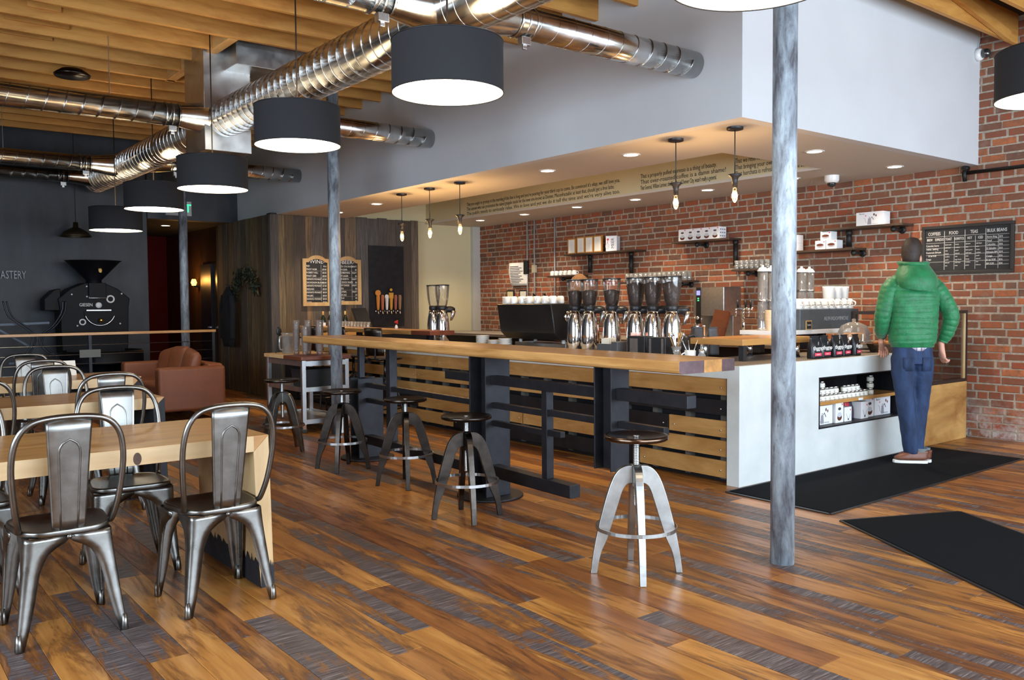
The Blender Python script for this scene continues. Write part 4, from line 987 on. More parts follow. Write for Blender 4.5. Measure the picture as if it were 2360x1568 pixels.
# ------------------------------------------------------------------ tap wall
tp = empty('tap_panel', (6.93, 11.99, 1.0), 0, 'tall black steel panel with six beer taps on the plank wall', 'tap panel')
MB().box(-.31, .31, -.02, .0, 0, 1.27).build('panel', BLACKM, tp, bev=.002)
TC = [((.55, .22, .04), 'disc'), ((.42, .13, .06), 'slab'), ((.7, .7, .7), 'knob'), ((.6, .3, .04), 'square'), ((.35, .12, .09), 'slab'), ((.30, .17, .09), 'slab')]
for i, (c, k) in enumerate(TC):
    x = -.19+i*.078; o = MB().tube([(x, -.02, .24), (x, -.075, .24), (x, -.085, .20)], .011, 8).ball((x-.03, -.05, .245), .014, 8).build('faucet', CHROME, tp)
    mt = plain('tap_handle_%s' % 'abcdef'[i], c, .45); m = MB()
    m.loft([[(x+a*s, -.07+b*s, z) for a, b in ((-1, -1), (1, -1), (1, 1), (-1, 1))] for z, s in ((.265, .010), (.30, .014), (.46, .021), (.50, .016))], sm=False)
    if k == 'disc': m.lathe([(.046, 0), (.046, .018)], n=20).xf(Matrix.Translation((x, -.06, .53)) @ Matrix.Rotation(R(90), 4, 'X'), len(m.v)-40)
    if k == 'knob': m.ball((x, -.07, .47), .038, 12, (1, .5, 1))
    if k == 'square': m.cb((x, -.07, .49), (.075, .02, .09)).ball((x, -.07, .58), .025, 8)
    m.build('tap_handle', mt, o)
# ------------------------------------------------------------------ back bar: bottles, register, glasses
GRN = glass('bottle_green', (.25, .4, .25), .3); BOTG = plain('bottle_dark', (.012, .02, .012), .12); FOILC = [plain('capsule_%s' % 'abcd'[i], c, .35) for i, c in enumerate(((.45, .25, .06), (.35, .32, .2), (.4, .4, .35), (.5, .35, .1)))]
bb = empty('back_counter', (5.95, 11.55, 0), 0, 'wooden back counter below the chalk menus', 'counter')
MB().box(-.75, 1.55, .0, .40, .02, .90).build('cabinet', BLACK, bb); MB().box(-.78, 1.58, -.04, .43, .90, .94).build('worktop', OAKX, bb, bev=.003)
for i, x in enumerate((5.72, 5.83, 5.97, 6.08)):
    e = empty('wine_bottle', (x, 11.75, .9405), 0, 'wine bottle in front of the plank wall, '+ordn(i, 4), 'bottle', 'wine bottles by the till')
    MB().lathe([(.036, 0), (.037, .004), (.037, .19), (.030, .225), (.014, .25), (.013, .31)], n=20).build('glass', BOTG, e)
    MB().lathe([(.0145, .262), (.0145, .315), (0, .316)], n=14, caps=False).build('capsule', FOILC[i], e)
    MB().lathe([(.0375, .06), (.0375, .15)], n=20, caps=False).build('paper_label', MT['paper_white'], e)
tl = empty('till_screen', (6.33, 11.68, .9405), R(20), 'black point of sale screen beside the grey column', 'till')
MB().box(-.10, .10, -.06, .10, 0, .02).build('foot', BLACK, tl); MB().add([(-.15, -.08, .06), (.15, -.08, .06), (.15, .06, .36), (-.15, .06, .36), (-.15, -.05, .05), (.15, -.05, .05), (.15, .09, .35), (-.15, .09, .35)], [(0, 1, 2, 3), (7, 6, 5, 4), (0, 4, 5, 1), (1, 5, 6, 2), (2, 6, 7, 3), (3, 7, 4, 0)]).build('screen', BLACK, tl, bev=.004)
MB().box(-.02, .02, .0, .04, .02, .14).build('neck', BLACK, tl)
TUMB = glass('tumbler_glass', (.95, .95, .94), .3, .05, .16)
def make_glass(r, h, name='tumbler', n=14):
    e = empty(name); MB().lathe([(r*.8, 0), (r*.86, .004), (r, h), (r*.96, h), (r*.82, .010), (0, .009)], n=n, caps=False).build('wall', TUMB, e); return e
g0 = make_glass(.028, .075)
for i in range(9):
    c = g0 if i == 0 else copy_tree(g0); place(c, (5.32, 10.35-i*.085, 1.0585), 0, 'small clear tumbler lined up on the far bar ledge, '+ordn(i, 9), 'tumblers on the bar ledge'); c['category'] = 'glass'
ml = empty('red_flower', (5.32, 8.98, 1.0585), 0, 'small red flower in a tiny vase on the bar ledge', 'flower')
MB().lathe([(.016, 0), (.02, .02), (.010, .05)], n=12).build('vase', WHITEC, ml)
m = MB()
for k in range(7): a = k*.9; m.ball((.012*cos(a), .012*sin(a), .07+.004*k), .013, 8, (1, 1, .7))
m.build('petals', plain('petal_red', (.5, .02, .015), .6), ml)
# ------------------------------------------------------------------ coat and wreath on the plank wall
wt = empty('wreath', (4.985, 12.75, 1.42), 0, 'dark evergreen garland on the side of the plank wall', 'wreath')
LEAFM = plain('leaf_dark', (.02, .028, .014), .7, 0, .4, 30); LEAFY = plain('leaf_yellow', (.12, .085, .03), .7); m1, m2 = MB(), MB(); lr = random.Random(4)
for k in range(620):
    a = R(20)+R(150)*lr.random(); rr = .46+lr.gauss(0, .06); c = Vector((-.02-lr.random()*.07, -rr*cos(a), rr*sin(a)-.05))
    d = Vector((lr.gauss(0, .5)-.2, lr.gauss(0, 1), lr.gauss(0, 1))).normalized()*lr.uniform(.06, .12); s = d.cross(Vector((lr.gauss(0, 1), lr.gauss(0, 1), lr.gauss(0, 1)))).normalized()*.014
    (m2 if lr.random() < .12 else m1).add([c-d*.5, c+s, c+d*.5, c-s], [(0, 1, 2, 3)])
m1.build('leaves', LEAFM, wt, fix=False)['kind'] = 'stuff'; m2.build('dry_leaves', LEAFY, wt, fix=False)['kind'] = 'stuff'
MB().tube([(-.015, -.46*cos(a), .46*sin(a)-.05) for a in [R(15+160*i/16) for i in range(17)]], .012, 6).build('branch', plain('twig', (.04, .025, .015), .8), wt)
ct = empty('hung_coat', (4.90, 13.2, .72), 0, 'black coat hanging from a peg on the plank wall', 'coat'); rings = []
for z, w, d in ((0, .19, .06), (.10, .22, .075), (.35, .24, .085), (.62, .23, .08), (.80, .18, .065), (.88, .07, .035), (.92, .02, .02)):
    rings.append([(-.065+d*cos(a)*(1+.25*sin(5*a+z*6))*.8, w*sin(a)*(1+.06*sin(7*a)), z) for a in [2*pi*i/28 for i in range(28)]])
COAT = plain('coat_black', (.008, .008, .011), .9)
MB().loft(rings).build('cloth', COAT, ct)
for sg in (-1, 1): MB().tube(cr([(-.065, sg*.15, .78), (-.07, sg*.21, .6), (-.075, sg*.20, .3), (-.075, sg*.19, .12)], 4), .05, 10).build('sleeve', COAT, ct)
MB().cyl((.128, 0, .93), (-.09, 0, .95), .008, n=8).build('peg', BLACK, ct)
# ------------------------------------------------------------------ steel service cart
ca = empty('service_cart', (3.88, 8.48, 0), 0, 'steel kitchen cart with a wooden top behind the grey column', 'cart')
GALS = plain('cart_steel', (.52, .54, .56), .34, 1, .12, 10)
for x in (.02, .52):
    for y in (.02, .92):
        MB().box(x-.022, x+.022, y-.022, y+.022, .09, .77).build('leg', GALS, ca, bev=.002)
        o = MB().lathe([(.032, -.012), (.035, 0), (.032, .012)], n=16).xf(Matrix.Translation((x, y, .036)) @ Matrix.Rotation(R(90), 4, 'X')).build('caster', BLACK, ca); MB().box(x-.018, x+.018, y-.016, y+.016, .04, .09).build('caster_fork', CHROME, o)
for z, h in ((.735, .055), (.46, .05), (.12, .05)):
    MB().box(0, .54, 0, .02, z-h/2, z+h/2).box(0, .54, .92, .94, z-h/2, z+h/2).box(0, .02, .02, .92, z-h/2, z+h/2).box(.52, .54, .02, .92, z-h/2, z+h/2).build('rail', GALS, ca, bev=.002)
    if z < .7: MB().box(.02, .52, .02, .92, z, z+.008).build('shelf', GALS, ca)
MB().box(-.02, .56, .44, .965, .77, .812).build('top_board', PALE, ca, bev=.008, seg=3); MB().box(-.02, .56, -.025, .436, .77, .812).build('top_board', MAHOG, ca, bev=.008, seg=3)
tb = empty('bus_tub', (4.16, 8.74, .4685), 0, 'black plastic tub on the middle shelf of the cart', 'tub')
MB().loft([[(sx*w, sy*d, z) for sx, sy in ((-1, -1), (1, -1), (1, 1), (-1, 1))] for z, w, d in ((0, .19, .17), (.19, .215, .19))], sm=False).build('basin', plain('tub_black', (.012, .013, .016), .6), tb, bev=.01)
MB().box(-.225, .225, -.2, .2, .188, .198).build('rim', MT['tub_black'], tb)
ph = empty('water_pitcher', (4.03, 9.15, .8125), R(200), 'clear plastic water pitcher with handle on the cart', 'pitcher')
MB().lathe([(.065, 0), (.07, .006), (.082, .22), (.086, .23), (.083, .23), (.068, .012), (0, .01)], n=24, caps=False).build('jug', TUMB, ph); MB().tube(cr([(.075, 0, .19), (.13, 0, .185), (.13, 0, .06), (.072, 0, .05)], 5), .009, 8).build('handle', TUMB, ph)
sg = empty('plant_marker', (3.95, 9.32, .8125), 0, 'black leaf-shaped marker on a thin stalk, left end of the cart', 'ornament')
MB().tube(cr([(0, 0, 0), (.01, .0, .08), (.02, .0, .16), (.03, 0, .21)], 4), .006, 6).build('stalk', BLACK, sg); MB().ball((.04, 0, .245), .045, 10, (.75, .3, 1.2)).build('blade', BLACK, sg)
CUPP = glass('clear_plastic', (.96, .96, .97), .3, .12, .10)
for i, (x, y, n) in enumerate(((4.00, 8.88, 9), (4.10, 8.80, 9), (4.20, 8.72, 9), (4.30, 8.64, 9), (4.02, 8.70, 7), (4.14, 8.60, 8))):
    for j in range(n):
        hh = .12 if j < n-1 else .12; z = .8125+j*.032
        if i == 0 and j == 0: c = MB().lathe([(0, .004), (.030, .003), (.034, .05), (.041, .118), (.043, .12)], n=18, caps=False).build('plastic_cup', CUPP); cup0 = c
        else: c = cup0.copy(); COL.objects.link(c)
        c.location = (x, y, z); tag(c, 'clear plastic cup nested %s up in the %s cup stack on the cart' % ((['first']+ORDW)[j], ('left rear', 'second rear', 'third rear', 'right rear', 'left front', 'right front')[i]), 'cup', 'plastic cups stacked on the cart')
# ------------------------------------------------------------------ swivel stools along the bar
def make_swivel():
    e = empty('swivel_stool')
    rings = []
    for k, z in ((0, .762), (.6, .760), (.9, .768), (1, .772), (1.0, .755), (.9, .748), (0, .746)):
        rings.append([(.19*k*cos(a), .19*k*sin(a), z) for a in [2*pi*i/28 for i in range(28)]])
    MB().loft(rings, cap=False).build('seat', DARKST, e)
    b = []
    for t in range(7):
        z = .80+t*.05; y = -.20-.03*t/6
        b.append([(.20*sin(a), -.20*cos(a)-.03*t/6, z) for a in [R(-48+96*i/12) for i in range(13)]])
    MB().loft(b, closed=False).build('backrest', DARKST, e, solid=.006)
    for s in (-1, 1): MB().tube(cr([(s*.08, -.10, .75), (s*.09, -.20, .76), (s*.095, -.215, .86), (s*.095, -.215, 1.0)], 4), .010, 8).build('back_strut', BLACKM, e)
    MB().cyl((0, 0, .50), (0, 0, .75), .016, n=12).build('screw_shaft', DARKST, e); MB().cyl((0, 0, .44), (0, 0, .56), .026, n=12).build('hub', BLACKM, e)
    for k in range(4):
        a = k*pi/2+.6; MB().tube(cr([(.02*cos(a), .02*sin(a), .53), (.13*cos(a), .13*sin(a), .42), (.19*cos(a), .19*sin(a), .2), (.23*cos(a), .23*sin(a), 0)], 4), .011, 8).build('leg', BLACKM, e)
    MB().tube([(.185*cos(a), .185*sin(a), .22) for a in [2*pi*i/28 for i in range(28)]], .009, 6, closed=True).build('foot_ring', DARKST, e)
    return e
sw = make_swivel()
for i, (x, y, rz) in enumerate(((4.78, 8.32, -80), (4.78, 9.05, -95), (4.78, 9.85, -70), (4.78, 7.1, -85))[:3]):
    c = sw if i == 0 else copy_tree(sw); place(c, (x, y, 0), R(rz), 'dark metal swivel stool with a back at the timber bar front, '+('nearest', 'middle', 'farthest')[i]+' of three', 'swivel stools at the bar'); c['category'] = 'stool'
# ------------------------------------------------------------------ roastery: roaster, rail, chairs stacked behind
ro = empty('coffee_roaster', (2.90, 13.05, 0), R(0), 'black drum coffee roaster with a wide funnel hopper', 'roaster')
RB = plain('roaster_black', (.004, .004, .006), .5, 0, spec=.15)
body = [(-.42, .70), (.42, .70), (.44, 1.35), (.46, 1.46), (.30, 1.60), (.12, 1.68), (-.12, 1.68), (-.30, 1.60), (-.46, 1.46), (-.44, 1.35)]
MB().prism(body, -.05, .35, 'y').build('drum_housing', RB, ro, bev=.01)
MB().prism([(-.62, 1.30), (-.42, 1.30), (-.42, 1.60), (-.50, 1.58), (-.62, 1.46)], -.02, .30, 'y').build('side_duct', RB, ro, bev=.01)
MB().box(-.36, .36, -.02, .34, 0, .70).build('base_cabinet', RB, ro, bev=.01)
MB().lathe([(.355, 1.98), (.365, 1.99), (.345, 1.98), (.10, 1.72), (.11, 1.64)], (.03, .12, 0), 28, caps=False).build('hopper', RB, ro)
MB().box(-.08, .14, -.09, .0, 1.47, 1.68).build('chute', RB, ro, bev=.006); MB().tube([(-.085, -.095, 1.50), (-.085, -.1, 1.47), (.145, -.1, 1.47), (.145, -.095, 1.50)], .006, 6).build('chute_edge', STEEL, ro)
MB().lathe([(.028, 0), (.028, .01), (0, .012)], n=16, caps=False).xf(Matrix.Translation((.06, -.13, 1.85)) @ Matrix.Rotation(R(60), 4, 'X') @ Matrix.Diagonal((.8, 1.4, 1, 1))).build('sight_window', plain('brass_window', S((224, 186, 114)), .3, .0), ro)
DW = plain('dial_white', (.7, .7, .72), .35)
for x, z, r in ((.20, 1.455, .045), (-.165, 1.14, .036)): MB().tube([(x+r*cos(a), -.06, z+r*sin(a)) for a in [2*pi*i/24 for i in range(24)]], r*.26, 8, closed=True).build('dial_ring', DW, ro)
MB().lathe([(.040, 0), (.040, .015), (0, .016)], n=22, caps=False).xf(Matrix.Translation((.045, -.055, 1.37)) @ Matrix.Rotation(R(90), 4, 'X')).build('gauge', DW, ro)
MB().prism([(.055+.20*cos(t_), 1.285+.20*sin(t_)) for t_ in [R(180+180*i/20) for i in range(21)]], -.075, -.05, 'y').build('drum_door', RB, ro)
MB().tube([(.055+.195*cos(t_), -.08, 1.285+.195*sin(t_)) for t_ in [R(195+150*i/20) for i in range(21)]], .007, 8).build('door_rim', CHROME, ro)
MB().box(-.12, .20, -.10, -.07, 1.29, 1.31).build('door_bar', STEEL, ro, bev=.004); MB().ball((.06, -.11, 1.16), .035, 10).build('door_knob', plain('brass', S((200, 160, 90)), .2, 1), ro)
for x, z in ((-.29, 1.52), (.35, 1.53), (-.10, 1.49), (.16, 1.49), (-.23, 1.09), (.32, 1.11), (-.10, 1.63)): MB().ball((x, -.055, z), .012, 8).build('bolt', DW, ro)
text('GIESEN', .062, DW, ro, F_ny(-.115, -.053, 1.375), 'maker_name', .001, 'CENTER', .85)
MB().lathe([(.52, .60), (.52, .74), (.50, .76), (.50, .70), (0, .70)], (0, -.38, 0), 36, caps=False).lathe([(.10, 0), (.10, .60)], (0, -.38, 0), 16).build('cooling_tray', RB, ro)
LET = plain('sign_letters', (.36, .37, .40), .6)
wl = empty('wall_sign', (1.97, 13.58, 1.79), 0, 'pale raised letters reading ROASTERY on the dark wall', 'sign')
text('ROASTERY', .155, LET, wl, F_ny(.19, -.004, 0), 'letters', .006, 'RIGHT', .58)
# grain-bag stand of curved tubes left of the roaster
sc = empty('curved_rack', (2.12, 12.85, 0), 0, 'stand of thin curved black tubes left of the roaster', 'rack'); TB = plain('rack_tube', (.03, .035, .045), .35, .7)
for pts in ([(-.35, 1.43), (-.30, 1.25), (-.20, 1.15), (-.06, 1.03), (-.03, .90), (-.10, .75), (-.22, .62), (-.24, 0)], [(.35, 1.43), (.33, 1.28), (.22, 1.10), (.08, .98), (.06, .86), (.16, .74), (.27, .64), (.28, 0)]):
    for k in (0, .09): MB().tube(cr([(x+k*.6, k, z) for x, z in pts], 6), .011, 6).build('tube', TB, sc)
MB().bar((-.5, .12, 1.12), (.2, .12, 1.14), .03).bar((-.5, .12, 1.12), (-.45, .12, .4), .03).bar((-.45, .12, 1.1), (.0, .12, .8), .025).bar((-.3, .05, .62), (.3, .05, .62), .025).build('cross_frame', TB, sc)
ra = empty('cable_railing', (4.25, 12.12, 0), 0, 'cable railing with a pale wooden handrail before the roaster', 'railing')
MB().box(-7.2, 0, -.035, .035, .985, 1.02).build('handrail', OAKX, ra, bev=.004)
for x in (-.03, -1.62, -3.1, -4.6, -6.1): MB().box(x-.018, x+.018, -.018, .018, 0, .985).build('post', BLACKM, ra)
for z in (.14, .26, .38, .50, .62, .74, .86): MB().cyl((-7.2, 0, z), (-.02, 0, z), .0045, n=6).build('cable', STEEL, ra)
MB().box(-1.75, -1.5, -.03, -.02, .70, .80).build('latch_plate', plain('latch_grey', (.12, .13, .12), .6), ra)
# industrial dome lamp far left
dm = empty('dome_lamp', (2.75, 13.32, 2.33), 0, 'unlit dark metal dome lamp behind the farthest drum pendant', 'pendant lamp')
MB().lathe([(.20, 0), (.205, .006), (.15, .07), (.07, .115), (.035, .13), (.03, .2), (0, .205)], n=28, caps=False).build('dome', plain('dome_bronze', (.05, .035, .018), .4, .7), dm); MB().cyl((0, 0, .2), (0, 0, 1.7), .005, n=6).build('cord', CORD, dm)
# ceiling speaker disc
fs = MB().lathe([(.0, 0), (.16, .0), (.17, .02), (.10, .07), (0, .075)], n=28, caps=False).build('ceiling_speaker', DARKST, None, (1.98, 9.55, 3.643)); tag(fs, 'flat round dark disc fixed below the joists at upper left', 'ceiling disc')
# passage: sconce, downlight, exit sign, door
ex = empty('exit_sign', (4.22, 13.515, 2.83), R(0), 'green lit EXIT sign mostly hidden behind column and pendant', 'sign')
MB().box(-.19, .19, -.03, .03, -.11, .11).build('housing', plain('sign_white', (.5, .52, .52), .6), ex, bev=.004)
text('EXIT', .17, emit('exit_green', (.02, .9, .25), 1.6), ex, F_ny(.012, -.032, 0), 'letters', .001)
sc2 = empty('wall_sconce', (5.03, 15.2, 1.75), 0, 'amber glowing wall lamp inside the dark passage', 'wall lamp')
MB().lathe([(.03, -.05), (.05, .0), (.03, .06)], (-.05, 0, 0), 16).build('shade', emit('amber_glow', (1, .42, .06), 5), sc2); MB().box(-.06, .035, -.03, .03, -.08, -.05).build('bracket', BLACK, sc2)
pl_ = bpy.data.lights.new('sconce_light', 'POINT'); pl_.energy = 6; pl_.color = (1, .45, .1); pl_.shadow_soft_size = .05; plo = bpy.data.objects.new('sconce_light', pl_); plo.location = (-.22, 0, .05); COL.objects.link(plo); plo.parent = sc2
e = empty('downlight', (4.35, 14.6, 2.66), 0, 'single warm downlight in the passage ceiling', 'downlight'); MB().lathe([(.07, -.003), (0, -.0035)], n=20, caps=False).build('lens', GLOW, e); MB().lathe([(.085, -.001), (.085, -.006), (.07, -.006)], n=20, caps=False).build('trim_ring', BLACK, e)
d1 = struct(MB().box(5.03, 5.068, 14.5, 15.0, 0, 2.05).build('door_1', plain('door_navy', (.012, .013, .022), .4)))
MB().box(4.98, 5.03, 14.55, 14.6, .98, 1.0).build('door_handle', CHROME, d1)
# ------------------------------------------------------------------ pipe shelves on the brick wall
PIPE = plain('iron_pipe', (.02, .018, .017), .5, .5); SHB = wood('shelf_dark', (.03, .018, .012), (.07, .04, .025), 'y', 14, .5)
def shelf(y0, y1, z, label, pipes=(), up=(), dep=.25):
    e = empty('pipe_shelf', (XB-dep/2, (y0+y1)/2, z), 0, label, 'shelf', 'iron pipe shelves on the brick wall'); h = (y1-y0)/2; x1 = dep/2-.012
    MB().box(-dep/2, x1, -h, h, -.024, 0).build('board', SHB, e, bev=.002)
    for p in pipes:
        MB().cyl((x1, p-e.location.y, -.055), (-dep*.3, p-e.location.y, -.055), .016, n=10).build('pipe_arm', PIPE, e)
        MB().lathe([(.04, 0), (.04, .008), (.02, .02)], n=16).xf(Matrix.Translation((x1, p-e.location.y, -.055)) @ Matrix.Rotation(R(-90), 4, 'Y')).build('flange', PIPE, e)
        MB().ball((-dep*.3, p-e.location.y, -.055), .03, 8).build('elbow', PIPE, e)
    for p, dz in up:
        MB().cyl((x1-.06, p-e.location.y, -.025), (x1-.06, p-e.location.y, -dz), .03, n=12).build('pipe_drop', PIPE, e); MB().ball((x1-.06, p-e.location.y, -.05), .038, 8).build('elbow', PIPE, e)
    return e
shelf(8.24, 9.68, 2.075, 'upper pipe shelf holding framed cards and a white carton', (), ((9.30, .28), (8.47, .36)))
shelf(6.66, 7.58, 2.135, 'upper pipe shelf holding five coffee server boxes', (7.2,), ((6.70, .34),))
shelf(5.95, 6.63, 1.745, 'pipe shelf of stacked clear glass cups', (6.42,))
shelf(5.02, 5.86, 1.925, 'pipe shelf with dripper boxes and bowl boxes', (5.06,), ())
shelf(4.50, 5.42, 2.148, 'highest pipe shelf carrying the single kettle box', (4.62,), ((5.19, .20),))
shelf(7.32, 8.55, 1.635, 'long lower pipe shelf of clear tumblers behind the grinders', (7.45, 8.4))
shelf(9.4, 10.06, 1.765, 'narrow pipe shelf of upturned white cups by the conduits', (9.75,))
e = empty('wall_pipe', (XB-.06, 3.7, 2.60), 0, 'bare iron pipe with elbow fixed high on the brick wall', 'pipe')
MB().cyl((0, -1.6, 0), (0, .27, 0), .018, n=10).build('run', PIPE, e); MB().tube([(.05, .27, .05), (-.02, .27, 0), (.0, .27, -.08)], .022, 8).build('elbow', PIPE, e)
MB().cyl((.055, .27, .05), (-.02, .27, .05), .026, n=10).build('flange', PIPE, e)
def wcarton(name, w, d, h, label, art, y, z, grp, x=8.66):
    """carton on a wall shelf, printed face towards the room (-x)"""
    return carton(name, w, d, h, label, art, (x, y, z), R(-90), grp)
for i in range(4): wcarton('framed_card', .165, .03, .225+(0, .012, .012, .012)[i], 'kraft-edged menu card on the upper pipe shelf, '+ordn(i, 4), 'paper', 9.55-i*.178-(.02 if i else 0), 2.0755, 'framed cards on the upper shelf')
mb = carton('lettered_carton', .16, .16, .215, 'white carton with upright black lettering beside the framed cards', 'none', (8.66, 8.72, 2.0755), R(-62)); text('MEER', .062, PRK, mb, Matrix.Translation((.02, -.001, .11)) @ Matrix.Rotation(R(90), 4, 'X') @ Matrix.Rotation(R(90), 4, 'Z'), 'print_word', .0004)
m = MB(); disc2(m, -.055, .07, .03, .05, -.0008); m.build('print_vase', PRL, mb, fix=False); m = MB(); m.tube([(-.055, -.0008, .11), (-.05, -.0008, .16)], .004, 4); disc2(m, -.05, .165, .016, .016, -.0008); m.build('print_flower', PRR, mb, fix=False)
for i in range(5): wcarton('server_box', .128, .14, .150, 'white coffee server box on the upper shelf, '+ordn(i, 5), 'server', 7.43-i*.1305, 2.1355, 'server boxes on the upper shelf')
wcarton('kettle_box', .30, .14, .140, 'white kettle box alone on the highest pipe shelf', 'kettle', 4.86, 2.1485, 'cartons on the high shelves', 8.63)
for i, (y, z) in enumerate(((5.79, 0), (5.79, .091))): wcarton('dripper_box', .115, .12, .09, 'small white dripper box left of the bowl boxes, '+('lower', 'upper')[i], 'dripper', y, 1.9255+z, 'cartons on the high shelves', 8.64)
for i, (y, z) in enumerate(((5.44, 0), (5.305, 0), (5.375, .097))): wcarton('bowl_box', .128, .12, .096, 'white carton printed with a brown bowl, '+('lower left', 'lower right', 'topmost')[i]+' of three', 'bowl', y, 1.9255+z, 'cartons on the high shelves', 8.64)
gt = make_glass(.036, .115, 'tumbler', 12)
for i in range(13):
    for r in range(2):
        c = gt if (i == 0 and r == 0) else copy_tree(gt); place(c, (8.66+.085*r, 8.40-i*.084, 1.6355), 0, 'clear upturned tumbler in the %s row behind the grinders, %s' % (('front', 'back')[r], ordn(i, 13)), 'tumblers on the long lower shelf'); c['category'] = 'glass'
gk = make_glass(.034, .052, 'glass_cup', 12)
for i in range(7):
    for r in range(2):
        for s in range(2):
            c = gk if i+r+s == 0 else copy_tree(gk); place(c, (8.66+.08*r, 6.57-i*.072, 1.7455+s*.0525), 0, 'small clear glass cup, %s %s row of the glass shelf, %s' % (('lower', 'upper')[s], ('front', 'back')[r], ordn(i, 7)), 'glass cups on the wall shelf'); c['category'] = 'glass'
ds = empty('coffee_dripper', (8.68, 6.03, 1.7455), 0, 'glass coffee dripper beside the stacked glass cups', 'dripper')
MB().lathe([(.035, 0), (.04, .01), (.02, .05), (.03, .07), (.065, .13), (.062, .13), (.026, .07), (0, .06)], n=18, caps=False).build('cone', TUMB, ds); MB().lathe([(.037, .048), (.037, .056)], n=16).build('collar', BLACK, ds)
for i in range(6): put_cup((8.68, 10.0-i*.098, 1.7655), rg.random()*6, 'upturned white cup on the narrow shelf by the conduits, '+ordn(i, 6), 'cups on the narrow shelf', .95)
# ------------------------------------------------------------------ conduits, notices, camera dome, lamp on the bulkhead
CONDM = plain('conduit_grey', (.42, .42, .44), .4, .3)
for y, z0, lb in ((10.81, .9, 'thin grey electrical conduit nearest the pinned notice'), (10.14, .9, 'thin grey electrical conduit right of the switch box')):
    e = empty('conduit', (XB-.025, y, z0), 0, lb, 'conduit', 'conduits on the brick wall'); MB().cyl((0, 0, 0), (0, 0, ZH-z0), .012, n=10).build('tube', CONDM, e); MB().cb((.01, 0, 1.45), (.02, .045, .02)).build('strap', STEEL, e)
e = empty('conduit', (XB-.025, 10.63, .9), 0, 'grey conduit running through a cream switch box', 'conduit', 'conduits on the brick wall'); MB().cyl((0, 0, 0), (0, 0, ZH-.9), .012, n=10).build('tube', CONDM, e); MB().cb((-.005, 0, 1.0), (.05, .075, .12)).build('switch_box', plain('box_cream', (.55, .5, .35), .5), e, bev=.004)
nt = empty('wall_notice', (XB-.01, 11.0, 1.64), 0, 'curled white printed sheet on a dark clip on the brick wall', 'notice')
rows_ = [[(-.02-.05*sin(t*2.2)*(1-u)-.01, .21-.42*u, .37*t) for u in [i/8 for i in range(9)]] for t in [j/8 for j in range(9)]]
MB().loft(rows_, closed=False).build('sheet', MT['paper_white'], nt, solid=.001); MB().box(-.05, 0, -.21, -.13, .18, .40).build('clip', BLACK, nt, bev=.004)
m = MB()
for k in range(11):
    t = .12+.07*k; z = .37*t
    a, b = .06, .52+.3*((k*7) % 5)/5; m.add([(-.033-.05*sin(t*2.2)*(1-a), .21-.42*a, z), (-.033-.05*sin(t*2.2)*(1-b), .21-.42*b, z), (-.033-.05*sin(t*2.2)*(1-b), .21-.42*b, z+.011), (-.033-.05*sin(t*2.2)*(1-a), .21-.42*a, z+.011)], [(0, 1, 2, 3)])
m.build('print_lines', PRK, nt, fix=False)
for i, (y, c) in enumerate(((11.26, (.6, .52, .3)), (10.92, (.62, .6, .54)))):
    e = empty('licence_frame', (XB-.015, y, 1.42), 0, 'small dark-framed certificate low on the brick wall, '+('left', 'right')[i], 'frame', 'framed certificates')
    MB().box(-.012, 0, -.10, .10, -.15, .15).build('frame', BLACK, e, bev=.002); MB().box(-.0135, -.012, -.075, .075, -.125, .125).build('paper', plain('cert_%s' % 'ab'[i], c, .7), e)
e = empty('camera_dome', (8.32, 5.11, ZH), 0, 'white security camera dome under the soffit', 'camera'); MB().lathe([(.075, 0), (.075, -.05), (.06, -.075), (.0, -.076)], n=24, caps=False).build('housing', WHITEC, e); MB().ball((0, 0, -.085), .045, 14, (1, 1, .8)).build('lens_dome', plain('smoked_dome', (.03, .03, .03), .1), e)
e = empty('wall_lantern', (8.80, YH, 3.72), 0, 'small white and clear emergency lamp high where bulkhead meets brick', 'lamp'); MB().lathe([(.06, 0), (.06, .03), (.05, .05)], n=20).xf(Matrix.Rotation(R(90), 4, 'X')).build('base', WHITEC, e); MB().ball((.0, -.085, 0), .045, 12).build('lens', plain('lens_dark', (.12, .12, .12), .1, .8), e)
MB().tube(cr([(0, -.02, .06), (.02, -.02, .12), (.05, -.02, .16)], 4), .003, 5).build('wire', BLACK, e)
# ------------------------------------------------------------------ large chalk menu on the brick
cm = empty('chalk_menu_large', (XB-.012, 3.96, 1.86), 0, 'wide dark-framed chalkboard of coffees, food, teas and bulk beans', 'menu board')
HW, HH = .44, .245
MB().box(-.03, 0, -HW, HW, HH-.03, HH).box(-.03, 0, -HW, HW, -HH, -HH+.03).box(-.03, 0, -HW, -HW+.03, -HH+.03, HH-.03).box(-.03, 0, HW-.03, HW, -HH+.03, HH-.03).build('frame', plain('board_frame_black', (.02, .018, .016), .5), cm, bev=.003)
MB().box(-.012, 0, -HW+.03, HW-.03, -HH+.03, HH-.03).build('slate', SLATE, cm)
def cx(u): return HW-.03-u*(2*HW-.06)          # u 0..1 from the left
def ctext(s, u, z, size, al='LEFT', sx=.8): return text(s, size, CHALK, cm, Matrix.Translation((-.013, cx(u), z)) @ Matrix.Rotation(R(-90), 4, 'Z') @ Matrix.Rotation(R(90), 4, 'X'), 'chalk_line', .0003, al, sx)
for s, u in (('COFFEES', .11), ('FOOD', .345), ('TEAS', .585), ('BULK BEANS', .845)): ctext(s, u, .165, .046, 'CENTER', .7)
for s, u in (('BREW', .055), ('ESPRESSO', .175), ('TOAST', .285), ('BURRITOS', .41), ('HOT', .535), ('ICED', .66)): ctext(s, u, .105, .036, 'CENTER', .58)
rl = MB()
for u in (.235, .48, .72): rl.box(-.0135, -.012, cx(u)-.0015, cx(u)+.0015, -.20, .19)
